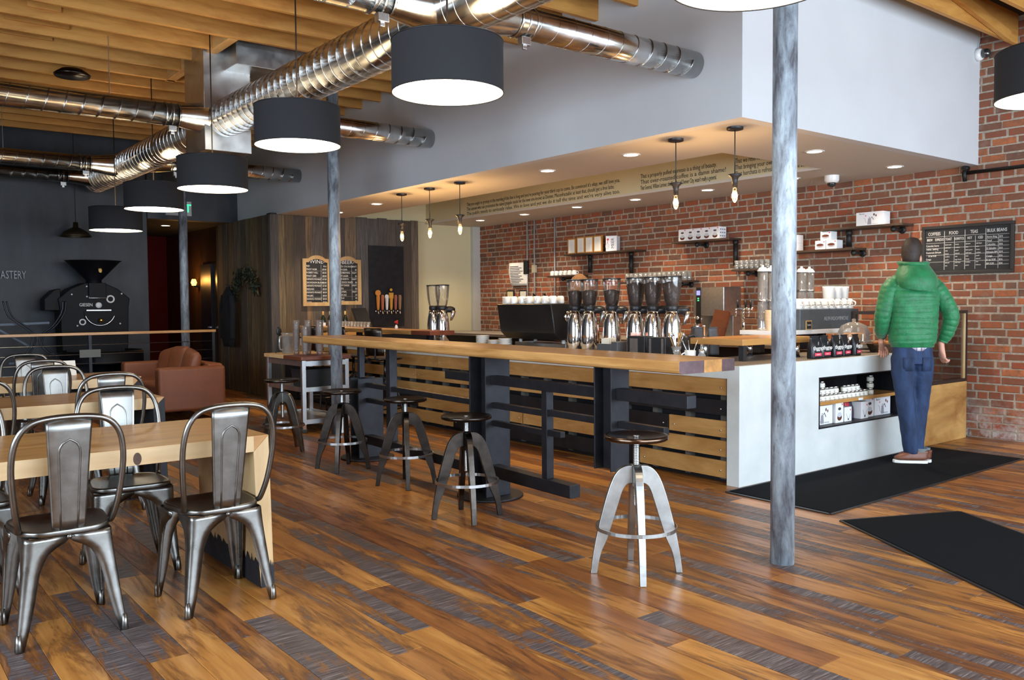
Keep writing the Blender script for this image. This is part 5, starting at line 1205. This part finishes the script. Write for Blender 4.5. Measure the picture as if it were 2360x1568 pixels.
for u in (.355, .60, .86): rl.box(-.0135, -.012, cx(u)-.001, cx(u)+.001, -.20, .125)
for z in (.135, .072): rl.box(-.0135, -.012, cx(.72), cx(.01), z-.001, z+.001)
for k in range(9): rl.box(-.0135, -.012, cx(.98), cx(.72), .125-.036*k, .127-.036*k)
for z in (.02, -.05, -.12): rl.box(-.0135, -.012, cx(.72), cx(.01), z-.001, z+.001)
rl.build('chalk_rules', CHALK, cm)
for k, (a, b) in enumerate((('Storm King', '$16'), ('Decaf', '$16'), ('Colombia', '$16'), ('El Salvador', '$16'), ('Ethiopia BM', '$14'), ('Congo', '$16'), ('El Sal SOE', '$16'), ('BM SOE', '$24'))): z = .105-.037*k; ctext(a, .728, z, .026); ctext(b, .87, z, .026)
for k, s in enumerate(('Colombia Storm', 'Tolima  Seeking', 'Guatemala Ethiopia', 'El Sal SOE', 'Congo')): ctext(s, .01+.03*(k == 3), .045-.034*k, .026, 'LEFT', .75)
for j, (u, w) in enumerate(((.24, 'butter jam'), (.36, 'egg cheese'), (.485, 'black green'), (.605, 'hibiscus'))):
    for k in range(8): ctext((w, 'honey', 'almond', 'chili bean', 'rooibos', 'chai', 'mint', 'peach')[(k*3+j) % 8], u+.005, .05-.03*k, .018, 'LEFT', .8)
# ------------------------------------------------------------------ multi-tube brewer on the near counter
GREYM = plain('machine_grey', S((94, 101, 107)), .4, .3, .08, 20)
ab = empty('tube_brewer', (7.39, 4.74, .8892), 0, 'grey boxy tube brewer with white cups and glass cylinders on top', 'brewer')
MB().box(-.49, .49, -.2, .2, .205, .39).build('body', GREYM, ab, bev=.003); MB().box(-.80, .50, -.205, .23, .165, .204).build('white_deck', plain('deck_white', (.8, .8, .8), .3), ab, bev=.002)
for x in (-.7, .30): MB().box(x-.03, x+.03, .05, .20, 0, .165).build('leg', BLACK, ab)
MB().box(-.3, .34, .10, .24, 0, .16).build('under_cabinet', BLACK, ab)
text('ALPHADOMINCHE', .052, plain('logo_grey', (.30, .32, .34), .4), ab, F_ny(.1, -.2008, .30), 'maker_name', .0008, 'CENTER', .95)
MB().tube([(-.48, -.198, .43), (.485, -.198, .43), (.485, .15, .43)], .004, 6).build('cup_rail', STEEL, ab)
ol = empty('easel_card', (7.02, 4.535, 1.0935), 0, 'tiny wood-framed price slate leaning on the white deck', 'sign'); MB().box(-.045, .045, -.008, 0, 0, .085).build('frame', FRW, ol); MB().box(-.036, .036, -.0092, -.008, .009, .076).build('slate', SLATE, ol)
text('brew', .025, CHALK, ol, F_ny(0, -.0094, .045), 'chalk_line', .0002)
TUBG = glass('brew_glass', (.94, .95, .96), .3, .05, .12)
for i, (x, y) in enumerate(((6.80, 4.78), (7.28, 4.78), (7.41, 4.78), (6.70, 4.80))):
    e = empty('brew_cylinder', (x, y, 1.2795), 0, 'clear glass brew cylinder with steel collar above the grey brewer, '+('left of the column', 'right of the column', 'rightmost', 'leftmost')[i], 'brew cylinder', 'glass cylinders on the brewer')
    if x < 6.9: e.location.z = 1.0942
    h = .355 if x > 6.9 else .54
    MB().lathe([(.045, .01), (.045, h), (.042, h), (.042, .012)], n=24, caps=False).build('tube', TUBG, e); MB().lathe([(.048, h-.005), (.05, h+.005), (.03, h+.03), (.012, h+.035), (.012, h+.05), (0, h+.052)], n=20, caps=False).build('cap', plain('cap_white', (.7, .72, .74), .25) if 'cap_white' not in MT else MT['cap_white'], e)
    MB().lathe([(.05, 0), (.05, .02)], n=20).build('foot_collar', STEEL, e); MB().lathe([(.05, h*.48), (.05, h*.52)], n=20).build('collar', STEEL, e); MB().cyl((0, 0, .02), (0, 0, h), .004, n=6).build('piston_rod', STEEL, e)
for i in range(9):
    put_cup((6.965+i*.105, 4.61, 1.2805), rg.random()*.6-2, 'upturned white cup along the front of the grey brewer, '+ordn(i, 9), 'cups on the grey brewer', 1.3)
BOWLP = [(.05, 0), (.052, .004), (.058, .10), (.060, .115), (.056, .115), (.048, .006), (0, .004)]
for i in range(3):
    o = MB().lathe(BOWLP, n=24, caps=False).build('white_canister', WHITEC, None, (7.50+i*.122, 4.63, 1.3795)) if i == 0 else bpy.data.objects['white_canister'].copy()
    if i: COL.objects.link(o); o.location = (7.50+i*.122, 4.63, 1.3795)
    tag(o, 'white porcelain canister standing on the cups, '+ordn(i, 3), 'canister', 'canisters above the brewer cups')
PAPC = plain('paper_cup_kraft', S((222, 196, 158)), .7)
for i, (x, y, n, m) in enumerate(((6.70, 4.585, 16, PAPC), (6.625, 4.67, 9, PAPC))):
    for j in range(n):
        if i == 0 and j == 0: pcup = MB().lathe([(.030, 0), (.040, .095), (.042, .098), (.040, .1), (.031, .01), (0, .009)], n=18, caps=False).build('paper_cup', PAPC); o = pcup
        else: o = pcup.copy(); COL.objects.link(o)
        o.location = (x, y, 1.0942+j*.0105); tag(o, 'kraft paper cup, %s from the bottom of the %s stack' % ((['first']+ORDW)[j], ('tall', 'short')[i]), 'cup', 'paper cups by the brewer')
fr = empty('milk_hook', (6.825, 4.605, 1.0942), R(-20), 'chrome wire loop stand on a white saucer before the brewer', 'stand'); MB().lathe([(.05, 0), (.06, .008), (.05, .012), (0, .012)], n=22, caps=False).build('dish', WHITEC, fr); MB().tube(cr([(-.03, 0, .01), (-.03, 0, .20), (-.02, 0, .245), (0, 0, .26), (.02, 0, .245), (.03, 0, .2), (.03, 0, .01)], 5), .004, 7).build('wire_loop', CHROME, fr)
# ------------------------------------------------------------------ back counter against the brick with boiler and taps
bc = empty('brick_counter', (8.3, 8.2, 0), 0, 'work counter along the brick wall behind the bar', 'counter'); MB().box(-.20, .54, -3.3, 3.9, .02, .85).build('cabinet', BLACK, bc); MB().box(-.45, .54, -3.32, 3.92, .85, .89).build('worktop', CTOP, bc, bev=.003)
bo = empty('hot_water_boiler', (8.42, 6.72, .8905), 0, 'tall brushed steel water boiler with blue display by the brick wall', 'boiler')
MB().box(-.13, .20, -.24, .22, .40 if False else .30, .64).box(.04, .20, -.24, .22, 0, .30).build('body', STEEL, bo, bev=.006); MB().box(-.137, -.13, .10, .17, .20, .64).build('control_strip', BLACK, bo)
MB().box(-.139, -.137, .108, .162, .545, .60).build('display', emit('blue_display', (.12, .12, 1), 2.5), bo)
for z in (.50, .475): MB().box(-.139, -.137, .125, .145, z, z+.012).build('indicator', emit('green_led', (.05, .9, .2), 2) if 'green_led' not in MT else MT['green_led'], bo)
MB().lathe([(.018, 0), (.018, .02), (0, .02)], n=14, caps=False).xf(Matrix.Translation((-.137, .135, .27)) @ Matrix.Rotation(R(-90), 4, 'Y')).build('tap_knob', CHROME, bo); MB().cyl((-.09, .135, .30), (-.09, .135, .21), .014, n=10).build('spout', CHROME, bo)
MB().cyl((-.10, .19, .0), (-.10, .19, .30), .03, n=14).build('side_flask', CHROME, bo)
wt2 = empty('water_taps', (8.4, 6.28, .8905), 0, 'twin chrome tap tower right of the boiler', 'tap'); MB().cyl((0, 0, 0), (0, 0, .38), .02, n=12).cyl((0, -.14, .38), (0, .09, .38), .018, n=10).build('tower', CHROME, wt2)
for y in (.06, -.05, -.12): o = MB().tube([(0, y, .38), (-.06, y, .37), (-.07, y, .29)], .011, 8).build('spout', CHROME, wt2); MB().cyl((-.03, y, .39), (-.03, y, .48), .01, .014, n=8).build('lever', BLACK, o)
lean = empty('serving_board', (8.0, 6.40, .895), 0, 'dark red-brown boards leaning against the counter behind dark bags', 'board'); MB().bar((0, 0, .01), (.10, -.04, .36), .18, .02, (1, 0, 0)).build('board', MAHOG, lean); MB().bar((-.05, -.15, .01), (.05, -.17, .34), .05, .03, (1, 0, 0)).build('board_edge', MAHOG, lean)
for i, (x, y) in enumerate(((6.02, 4.97), (6.10, 4.86), (6.10, 5.06))): bag((x, y, .8892), .24, .10, .07, R(-40+25*i), 'dark grey pouch of beans behind the riser, '+('left', 'middle', 'rear')[i], plain('pouch_grey_%s' % 'abc'[i], (.03+.02*i, .032+.02*i, .04+.02*i), .5), 'dark pouches behind the riser')
kt = empty('gooseneck_kettle', (5.86, 5.02, .8892), R(150), 'black gooseneck kettle behind the wooden riser', 'kettle'); MB().lathe([(.075, 0), (.08, .01), (.06, .15), (.045, .17), (.02, .185), (.012, .20), (0, .205)], n=24, caps=False).build('body', BLACK, kt)
MB().tube(cr([(.07, 0, .03), (.12, 0, .06), (.12, 0, .15), (.17, 0, .19)], 5), .008, 8).build('spout', BLACK, kt); MB().tube(cr([(-.05, 0, .16), (-.11, 0, .17), (-.12, 0, .05)], 5), .010, 8).build('handle', BLACK, kt)
tw = empty('steel_canister', (5.80, 4.74, .8892), 0, 'tall narrow steel canister under the riser edge', 'canister'); MB().lathe([(.038, 0), (.038, .11), (.034, .114)], n=22).build('cylinder', STEEL, tw); MB().lathe([(.012, .114), (.012, .26), (.018, .27), (0, .272)], n=12, caps=False).build('plunger', CHROME, tw)
# ------------------------------------------------------------------ condiments along the counter edge
def put(name, loc, rz, lb, cat): return empty(name, loc, rz, lb, cat)
ZC = .8892
nh = put('napkin_dispenser', (5.36, 5.06, ZC), R(8), 'black napkin dispenser with a chrome face, left of two', 'dispenser'); MB().box(-.06, .06, -.09, .09, 0, .185).build('case', BLACK, nh, bev=.005); MB().box(-.062, -.06, -.02, .06, .02, .165).build('face', STEEL, nh)
nh2 = put('napkin_dispenser', (5.37, 4.84, ZC), R(8), 'black napkin dispenser with a dark face, right of two', 'dispenser'); MB().box(-.06, .06, -.09, .09, 0, .18).build('case', BLACK, nh2, bev=.005); MB().box(-.063, -.06, .05, .07, .01, .17).box(-.063, -.06, -.07, -.05, .01, .17).build('trim_bars', STEEL, nh2)
cb = put('condiment_caddy', (5.33, 5.40, ZC), 0, 'grey condiment caddy with white packets and pink straws', 'caddy'); MB().box(-.06, .06, -.09, .09, 0, .11).box(-.06, .06, -.16, -.09, 0, .13).build('bin', plain('caddy_grey', (.08, .085, .095), .5), cb, bev=.003)
pk = MB(); pr_ = random.Random(1)
for k in range(14): pk.cb((-.045+.006*k, pr_.uniform(-.01, .03), .11+pr_.uniform(0, .025)), (.004, .09, .05), pr_.uniform(-.2, .2))
pk.build('packets', plain('packet_paper', (.8, .74, .6), .8), cb, fix=False)
sj = put('straw_bin', (5.47, 5.22, ZC), 0, 'bundle of pink wrapped straws behind the caddy', 'straws'); MB().lathe([(.045, 0), (.05, .12)], n=16, caps=False).build('cup', TUMB, sj); m = MB()
for k in range(34): a = pr_.random()*6.28; r = .042*sqrt(pr_.random()); m.cyl((r*cos(a)*.7, r*sin(a)*.7, .005), (r*cos(a)*1.2, r*sin(a)*1.2, .20+pr_.uniform(-.01, .015)), .0035, n=5)
m.build('straws', plain('straw_pink', (.75, .42, .42), .6), sj)['kind'] = 'stuff'
sp_ = put('spoon_glass', (5.36, 4.66, ZC), 0, 'stemmed glass full of long spoons on the counter edge', 'glass'); MB().lathe([(.035, 0), (.03, .006), (.008, .02), (.02, .04), (.042, .11), (.040, .11), (.0, .042)], n=18, caps=False).build('goblet', TUMB, sp_)
for k in range(6): a = 1.05*k; o = MB().tube([(0, 0, .05), (.045*cos(a), .045*sin(a), .17), (.055*cos(a), .055*sin(a), .20)], .004, 6).ball((.058*cos(a), .058*sin(a), .205), .012, 8, (.7, .7, 1.6)).build('spoon', STEEL if k % 2 else OAK, sp_)
mg = make_cup(.085, .045, 'mug', True, False); place(mg, (5.34, 4.50, ZC), R(150), 'white mug with spoons standing on the counter edge'); mg['category'] = 'mug'
for k in range(3): MB().tube([(0, 0, .01), ((-1, .2, 1)[k]*.075, .03*(k-1), .165)], .004, 6).build('spoon', STEEL, mg)
sh = put('shaker_jar', (5.36, 4.40, ZC), 0, 'small glass shaker of brown spice near the white mug', 'jar'); MB().lathe([(.028, 0), (.03, .05), (.02, .065), (.022, .08)], n=16, caps=False).build('glass', TUMB, sh); MB().lathe([(.026, .003), (.027, .035), (0, .036)], n=14, caps=False).build('spice', plain('spice', S((150, 90, 40)), .8), sh); MB().lathe([(.023, .08), (.023, .095), (0, .097)], n=14, caps=False).build('lid', CHROME, sh)
# cake dome and basket beyond the bags
cd = put('cake_dome', (7.30, 4.25, ZC), 0, 'glass cake dome glowing amber between bags and customer', 'cake dome'); MB().lathe([(.15, 0.09), (.155, .10), (.15, .105), (.04, .09), (.05, 0)], n=28).build('stand', GLASSY if 'GLASSY' in globals() else TUMB, cd)
MB().lathe([(.14, .106), (.14, .18), (.11, .24), (.05, .27), (.015, .275), (.02, .30), (0, .305)], n=28, caps=False).build('dome', TUMB, cd); MB().lathe([(.10, .106), (.10, .16), (.08, .175), (0, .178)], n=20, caps=False).build('cake', plain('cake_gold', S((190, 130, 50)), .7, 0, .3, 30), cd)
bk_ = put('pastry_basket', (7.52, 4.10, ZC), 0, 'dark wicker basket of pastries beside the customer', 'basket'); MB().lathe([(.10, 0), (.13, .06), (.135, .075), (.12, .07), (0, .01)], n=22, caps=False).build('basket', plain('wicker', (.06, .03, .015), .8, 0, .4, 60, 1, 90), bk_)
for k in range(5): MB().ball((.05*cos(k*1.25), .05*sin(k*1.25), .075), .04, 10, (1.3, .8, .7)).build('pastry', plain('pastry_brown', S((140, 84, 36)), .7, 0, .3, 20) if 'pastry_brown' not in MT else MT['pastry_brown'], bk_)
# second machine at the brick counter with dark hoods, seen over the espresso machine
s2 = put('back_grinder', (8.25, 9.75, .8905), 0, 'dark twin-spout brewer at the brick counter above the espresso machine', 'brewer'); MB().box(-.16, .16, -.22, .22, .0, .40).build('body', BLACKM, s2, bev=.01)
for y in (-.12, .12): MB().lathe([(.05, .40), (.10, .43), (.105, .47), (.07, .50), (.03, .52)], (0, y, 0), 22).tube(cr([(0, y, .52), (-.02, y, .56), (-.07, y, .60)], 4), .013, 8).build('urn_lid', DARKST, s2)
MB().box(-.165, -.16, .02, .08, .24, .33).build('display', emit('cyan_display', (.1, .6, 1), 2.2), s2)
sk = put('burlap_bag', (8.42, 9.12, .8905), 0, 'rounded brown burlap bundle behind the first grinders', 'sack'); MB().lathe([(.15, 0), (.19, .2), (.19, .5), (.16, .72), (.12, .82), (.05, .87), (0, .88)], n=22, caps=False, sx=.8).build('burlap', plain('burlap', S((112, 78, 46)), .9, 0, .3, 40, .8, 150), sk)
for i in range(2):
    o = put('stacked_lids', (8.3, 10.55+.14*i, .8905), 0, 'tall column of nested white lids at the brick counter, '+('right', 'left')[i], 'lids'); MB().lathe([(.05 if k % 2 else .046, .021*k) for k in range(28)], n=18).build('lids', MT['cap_white'], o)
pn = MB().box(-.055, .055, -.005, .005, 0, .275).build('white_card', WHITEC, None, (7.80, 4.2, 1.2555)); tag(pn, 'upright white card standing on the pastry case left of the customer', 'card')
# ------------------------------------------------------------------ customer at the counter
def ell(c, rx, ry, n=28, q=1.0, tw=0):
    out = []
    for i in range(n):
        a = 2*pi*i/n; x, y = cos(a), sin(a)
        x = math.copysign(abs(x)**q, x)*rx; y = math.copysign(abs(y)**q, y)*ry
        out.append((c[0]+x*cos(tw)-y*sin(tw), c[1]+x*sin(tw)+y*cos(tw), c[2]))
    return out
def limb(pts, rad, n=16, per=4):
    """ring loft along a path with radii"""
    P = cr(pts, per); k = len(pts)-1; rr = []
    for i in range(len(P)):
        t = i/per; j = min(int(t), k-1); f = t-j; f = f*f*(3-2*f); rr.append(rad[j]*(1-f)+rad[j+1]*f)
    return P, rr
PX, PY = 7.03, 3.57
ps = empty('person', (PX, PY, 0), R(0), 'person in a green quilted jacket and jeans standing at the counter, seen from behind', 'person')
SKIN = plain('skin', S((206, 150, 126)), .5, 0, .06, 20); JACK = NT('green_jacket')
_n = JACK.noise(JACK.coord('Object'), 16, 4, .6); JACK.set(col=JACK.ramp(_n, [(.3, S((8, 92, 50))), (.7, S((16, 120, 68)))]), rough=.55, sheen=.2); JACK.bump(JACK.noise(JACK.coord('Object', (1, 1, .6)), 22, 4, .6, .6), .55, .012); JACK = JACK.m
DEN = NT('denim'); _n = DEN.noise(DEN.coord('Object', (3, 3, 1)), 4, 5, .6); DEN.set(col=DEN.ramp(_n, [(.3, S((22, 34, 58))), (.7, S((44, 66, 104)))]), rough=.85); DEN.bump(DEN.noise(DEN.coord('Object'), 14, 4, .6, .5), .6, .012); DEN = DEN.m
HAIR = plain('hair_brown', (.028, .016, .011), .6, 0, .4, 60, .8, 140); SHOE = plain('shoe_leather', S((110, 62, 42)), .45, 0, .15, 20); SOLE = plain('shoe_sole', (.75, .73, .68), .6); SOCK = plain('shoe_grey', S((108, 116, 118)), .8)
def skinmesh(name, verts, edges, mat, parent, sub=2, roots=(0,)):
    me = bpy.data.meshes.new(name); me.from_pydata([v[:3] for v in verts], edges, []); o = bpy.data.objects.new(name, me); COL.objects.link(o); o.parent = parent
    m = o.modifiers.new('skin', 'SKIN'); m.use_smooth_shade = True
    if not me.skin_vertices: 
        bpy.context.view_layer.objects.active = o
    for i, v in enumerate(verts):
        r = v[3] if isinstance(v[3], tuple) else (v[3], v[3]); me.skin_vertices[0].data[i].radius = r; me.skin_vertices[0].data[i].use_root = i in roots
    s = o.modifiers.new('sub', 'SUBSURF'); s.levels = sub; s.render_levels = sub; me.materials.append(mat); return o
# body under the clothes: pelvis root, spine leaning a little forward, neck, head, arms to the wrists, legs to the ankles
V = [(0, .0, .98, .12), (0, .01, 1.16, .12), (.0, .02, 1.36, .14), (.0, .03, 1.50, .09), (.01, .05, 1.60, .058), (.015, .075, 1.66, .06),
     (-.16, .02, 1.45, .06), (-.268, .0, 1.18, .042), (-.225, .14, 1.005, .036), (-.205, .19, .985, .03),
     (.17, .02, 1.45, .06), (.312, -.04, 1.18, .042), (.28, -.005, .98, .034), (.268, .003, .93, .029),
     (-.09, 0, .90, .09), (-.06, .0, .50, .065), (-.03, -.01, .12, .045), (.09, 0, .90, .09), (.10, .02, .50, .065), (.06, .03, .12, .045)]
Ed = [(0, 1), (1, 2), (2, 3), (3, 4), (4, 5), (3, 6), (6, 7), (7, 8), (8, 9), (3, 10), (10, 11), (11, 12), (12, 13), (0, 14), (14, 15), (15, 16), (0, 17), (17, 18), (18, 19)]
body = skinmesh('body', V, Ed, SKIN, ps, 2)
# head, turned to the right towards the chalkboard
hd = empty('head_pivot'); bpy.data.objects.remove(hd)
hm = MB(); rings = []
for z, rx, ry, oy in ((-.10, .052, .055, .0), (-.075, .058, .07, .012), (-.04, .066, .088, .014), (0, .073, .098, .008), (.04, .076, .102, .0), (.08, .074, .098, -.004), (.112, .062, .082, -.006), (.132, .04, .055, -.006), (.142, .012, .016, -.006)):
    rings.append(ell((0, oy, z), rx, ry, 24, .95))
hm.loft(rings)
hm.ball((0, .112, -.012), .016, 10, (.8, 1.1, 1.5)); 
head = hm.build('head', SKIN, body); HL = (.018, .075, 1.735); HR = R(-38); head.location = HL; head.rotation_euler = (R(-4), 0, HR)
for s in (-1, 1):
    MB().ball((s*.077, -.008, -.008), .03, 12, (.35, .75, 1.15)).build('ear', SKIN, head)
    MB().ball((s*.028, .088, .018), .010, 8, (1.3, .6, .7)).build('eye', BLACK, head)
MB().box(-.02, .02, .094, .10, -.052, -.046).build('mouth', plain('lip', S((170, 100, 90)), .5), head)
hr = MB(); rings = []
for z, rx, ry, oy in ((-.075, .050, .052, -.028), (-.05, .066, .070, -.030), (-.01, .078, .086, -.026), (.035, .086, .099, -.016), (.08, .085, .108, -.006), (.12, .073, .098, .0), (.150, .05, .07, .002), (.162, .018, .026, .002)):
    rings.append(ell((0, oy, z), rx, ry, 26, .95))
hair = hr.loft(rings).build('hair', HAIR, ps); hair.location = HL; hair.rotation_euler = (R(-4), 0, HR)
# jacket: quilted torso, hood roll, sleeves
def quilt(z, pitch=.052, amp=.006): return amp*(abs(sin(pi*z/pitch))**.6-.5)
def torso_ring(z):
    K = [(.895, .188, .128, 0, 0), (.93, .205, .140, 0, 0), (1.05, .212, .146, 0, .0), (1.20, .220, .150, .0, .005), (1.34, .232, .150, 0, .01), (1.44, .222, .135, 0, .02), (1.50, .185, .112, 0, .028), (1.55, .125, .095, .005, .035), (1.585, .088, .085, .008, .045)]
    for a, b in zip(K, K[1:]):
        if z <= b[0]+1e-6:
            f = (z-a[0])/(b[0]-a[0]); f = max(0, f); g = f*f*(3-2*f); return [a[i]*(1-g)+b[i]*g for i in range(1, 5)]
    return list(K[-1][1:])
tr = []; z = .895
while z < 1.586:
    rx, ry, ox, oy = torso_ring(z); q = quilt(z) if z < 1.5 else 0
    e0 = ell((ox, oy, z), rx+q, ry+q, 40, .86)
    e0 = [(x, y+(.012*math.exp(-((x)/.05)**2) if y < 0 else 0)*(1 if z > 1.0 else .3), zz+.006*sin(9*x+z*20)) for x, y, zz in e0]; tr.append(e0); z += .0065
jk = MB().loft(tr, cap=False).build('jacket', JACK, ps)
MB().loft([ell((0, 0, .893), .186, .127, 40, .86), ell((0, 0, .875), .184, .125, 40, .86), ell((0, 0, .872), .176, .118, 40, .86)], cap=False).build('hem', JACK, jk)
def sleeve(pts, rad, name):
    P, rr = limb(pts, rad, per=26); L = 0; rads = []; prev = P[0]
    for p, r in zip(P, rr): L += (p-prev).length; prev = p; rads.append(r+.0055*(abs(sin(pi*L/.05))**.6-.5))
    return MB().tube(P, .05, 22, rad=rads).build(name, JACK, jk)
sleeve([(-.115, .025, 1.505), (-.205, .012, 1.415), (-.272, -.01, 1.20), (-.262, .045, 1.05), (-.207, .175, .975)], [.070, .082, .070, .060, .044], 'sleeve')
sleeve([(.12, .025, 1.505), (.215, .008, 1.415), (.318, -.045, 1.19), (.305, -.03, 1.03), (.272, .0, .925)], [.070, .082, .070, .060, .044], 'sleeve')
# hood lying on the shoulders
hd_ = MB(); rings = []
for t in range(13):
    a = t/12; z = 1.43+.235*a; w = .165+.04*sin(pi*min(1, a*1.1))*(1-.55*a)-.045*a; d = .09+.062*sin(pi*min(1, .15+a*.8)); oy = -.060+.075*a
    rings.append([(x*(1+.02*sin(4*b)), y, zz-.045*(1-a)*max(0, cos(atan2(x, -(y-oy))))*.9+.045*(1-a)*.4) for b, (x, y, zz) in enumerate(ell((.008, oy, z), w, d, 34, .9))])
hood = hd_.loft(rings, cap=False).build('hood', JACK, jk)
rim = [(.008+(.118)*cos(2*pi*i/30), .022+.108*sin(2*pi*i/30), 1.668+.012*sin(2*pi*i/30)) for i in range(30)]
MB().tube(rim, .020, 10, closed=True).build('hood_rim', JACK, jk)
MB().tube(cr([(-.165, -.03, 1.475), (-.12, -.125, 1.448), (.0, -.158, 1.435), (.13, -.125, 1.448), (.175, -.03, 1.475)], 6), .012, 8).build('hood_seam', JACK, jk)
# shirt tail
SHIRT = NT('plaid_shirt'); wv = SHIRT.new('ShaderNodeTexBrick'); SHIRT.link(SHIRT.coord('Object', (30, 30, 30)), wv.inputs[0]); wv.inputs['Color1'].default_value = (.75, .74, .74, 1); wv.inputs['Color2'].default_value = (.62, .64, .70, 1); wv.inputs['Mortar'].default_value = (.12, .05, .12, 1); wv.inputs['Mortar Size'].default_value = .07; SHIRT.link(wv.outputs[0], SHIRT.b.inputs['Base Color']); SHIRT = SHIRT.m
MB().loft([[(.16*sin(a)+.005, -.118*cos(a), z) for a in [R(-25+80*i/14) for i in range(15)]] for z in (.90, .868, .848)], closed=False).build('shirt_tail', SHIRT, ps, solid=.003)
# jeans: hips splitting into two legs, one mesh
jb = MB(); hips = [ell((0, .0, z), rx, ry, 32, .9) for z, rx, ry in ((.90, .168, .112), (.86, .172, .118), (.80, .176, .126), (.75, .172, .124))]
jb.loft(hips)
for s, pts in ((-1, [(-.088, .0, .80), (-.088, -.004, .70), (-.07, -.012, .50), (-.040, -.02, .30), (-.014, -.012, .14), (.004, -.005, .075)]), (1, [(.085, .0, .80), (.088, .0, .70), (.088, .02, .50), (.062, .015, .30), (.052, .02, .14), (.055, .03, .075)])):
    P, rr = limb(pts, [.098, .096, .078, .072, .066, .068], per=6)
    jb.loft([ell((p.x, p.y, p.z), r*(1+.03*sin(p.z*60+s)), r*1.12*(1+.025*sin(p.z*47)), 22, .95) for p, r in zip(P, rr)])
jn_ = jb.build('jeans', DEN, ps); rm = jn_.modifiers.new('r', 'REMESH'); rm.mode = 'VOXEL'; rm.voxel_size = .012; rm.use_smooth_shade = True; sm_ = jn_.modifiers.new('sm', 'SMOOTH'); sm_.iterations = 4
MB().loft([ell((0, 0, z), .172, .116, 32, .9) for z in (.905, .868)], cap=False).build('waistband', DEN, jn_)
for s in (-1, 1): MB().loft([[(s*.082+x, -.131*(1-(abs(s*.082+x)/.19)**2.6)**.5+(.80-z)*.06, z) for x in (-.045, -.022, 0, .022, .045)] for z in (.80, .75, .70)], closed=False).build('back_pocket', DEN, jn_, solid=.004)
# shoes: left foot turned out along the counter, right one tucked behind it
def shoe(loc, rz):
    e = []
    out = [(.030, -.11), (.040, -.07), (.042, 0), (.048, .07), (.046, .13), (.030, .175), (0, .185)]; L = out+[(-a, b) for a, b in out[-2::-1]]+[(0, -.118)]
    so = MB().prism(L, 0, .024, 'z').build('shoe_sole', SOLE, ps, bev=.004); so.location = loc; so.rotation_euler = (0, 0, rz)
    rings = []
    for z, k, sh, cut in ((.024, .97, 0, 1), (.045, .96, 0, .98), (.065, .88, -.004, .90), (.080, .78, -.012, .74), (.095, .72, -.024, .56), (.11, .70, -.034, .44)):
        rings.append([(x*k, -.12+(y+.12)*cut+sh*.2, z) for x, y in L])
    u = MB().loft(rings).build('shoe_upper', SHOE, so, sub=1); MB().loft([ell((0, -.055, .095), .034, .05, 20), ell((0, -.055, .125), .036, .052, 20)], cap=False).build('ankle_collar', SOCK, u)
shoe((.012, -.035, .0105), R(80)); shoe((.085, .05, .0105), R(48))
# hands: palm and five fingers each
def hand(M, curl, nm='hand'):
    vs = [(0, 0, 0, .027), (0, 0, -.045, (.036, .016)), (0, 0, -.085, (.038, .014)), (0, 0, .07, .03)]; ed = [(0, 1), (1, 2), (3, 0)]
    palm = skinmesh(nm, vs, ed, SKIN, body, 2); palm.matrix_local = M
    for i, (x, L) in enumerate(((-.030, .068), (-.010, .078), (.010, .074), (.028, .058))):
        p = Vector((x*.9, 0, -.080)); f = [(*p, .0098)]; a = 0
        for k, s in enumerate((.42, .32, .26)):
            a += curl*(.8+.15*i); p = p+Vector((x*.06, sin(a)*L*s, -cos(a)*L*s)); f.append((*p, .0092-.0008*k))
        o = skinmesh('finger', f, [(0, 1), (1, 2), (2, 3)], SKIN, palm, 2)
    f = [(-.022, .0, -.030, .0115), (-.046, .012, -.055, .0105), (-.052, .030, -.082, .0095), (-.048, .042, -.100, .0085)]
    skinmesh('thumb', f, [(0, 1), (1, 2), (2, 3)], SKIN, palm, 2); return palm
hand(Matrix.Translation((.268, .004, .972)) @ Matrix.Rotation(R(-70), 4, 'Z') @ Matrix.Rotation(R(12), 4, 'X'), R(28))
hand(Matrix.Translation((-.208, .175, 1.0)) @ Matrix.Rotation(R(150), 4, 'Z') @ Matrix.Rotation(R(-55), 4, 'X'), R(30))
def zmap(z): return z*1.135 if z < .872 else .99+(z-.872)*.887
for o in ps.children:
    if o.location.length > 1e-4: o.location.z = zmap(o.location.z)
    else:
        for v in o.data.vertices: v.co.z = zmap(v.co.z)
for o in list(body.children)+list(jk.children)+list(jn_.children):
    if o.matrix_local.translation.length > 1e-4: m_ = o.matrix_local.copy(); m_.translation.z = zmap(m_.translation.z); o.matrix_local = m_
    else:
        for v in o.data.vertices: v.co.z = zmap(v.co.z)
ps.scale = (.90, .96, .98); ps.rotation_euler = (0, 0, R(-40))
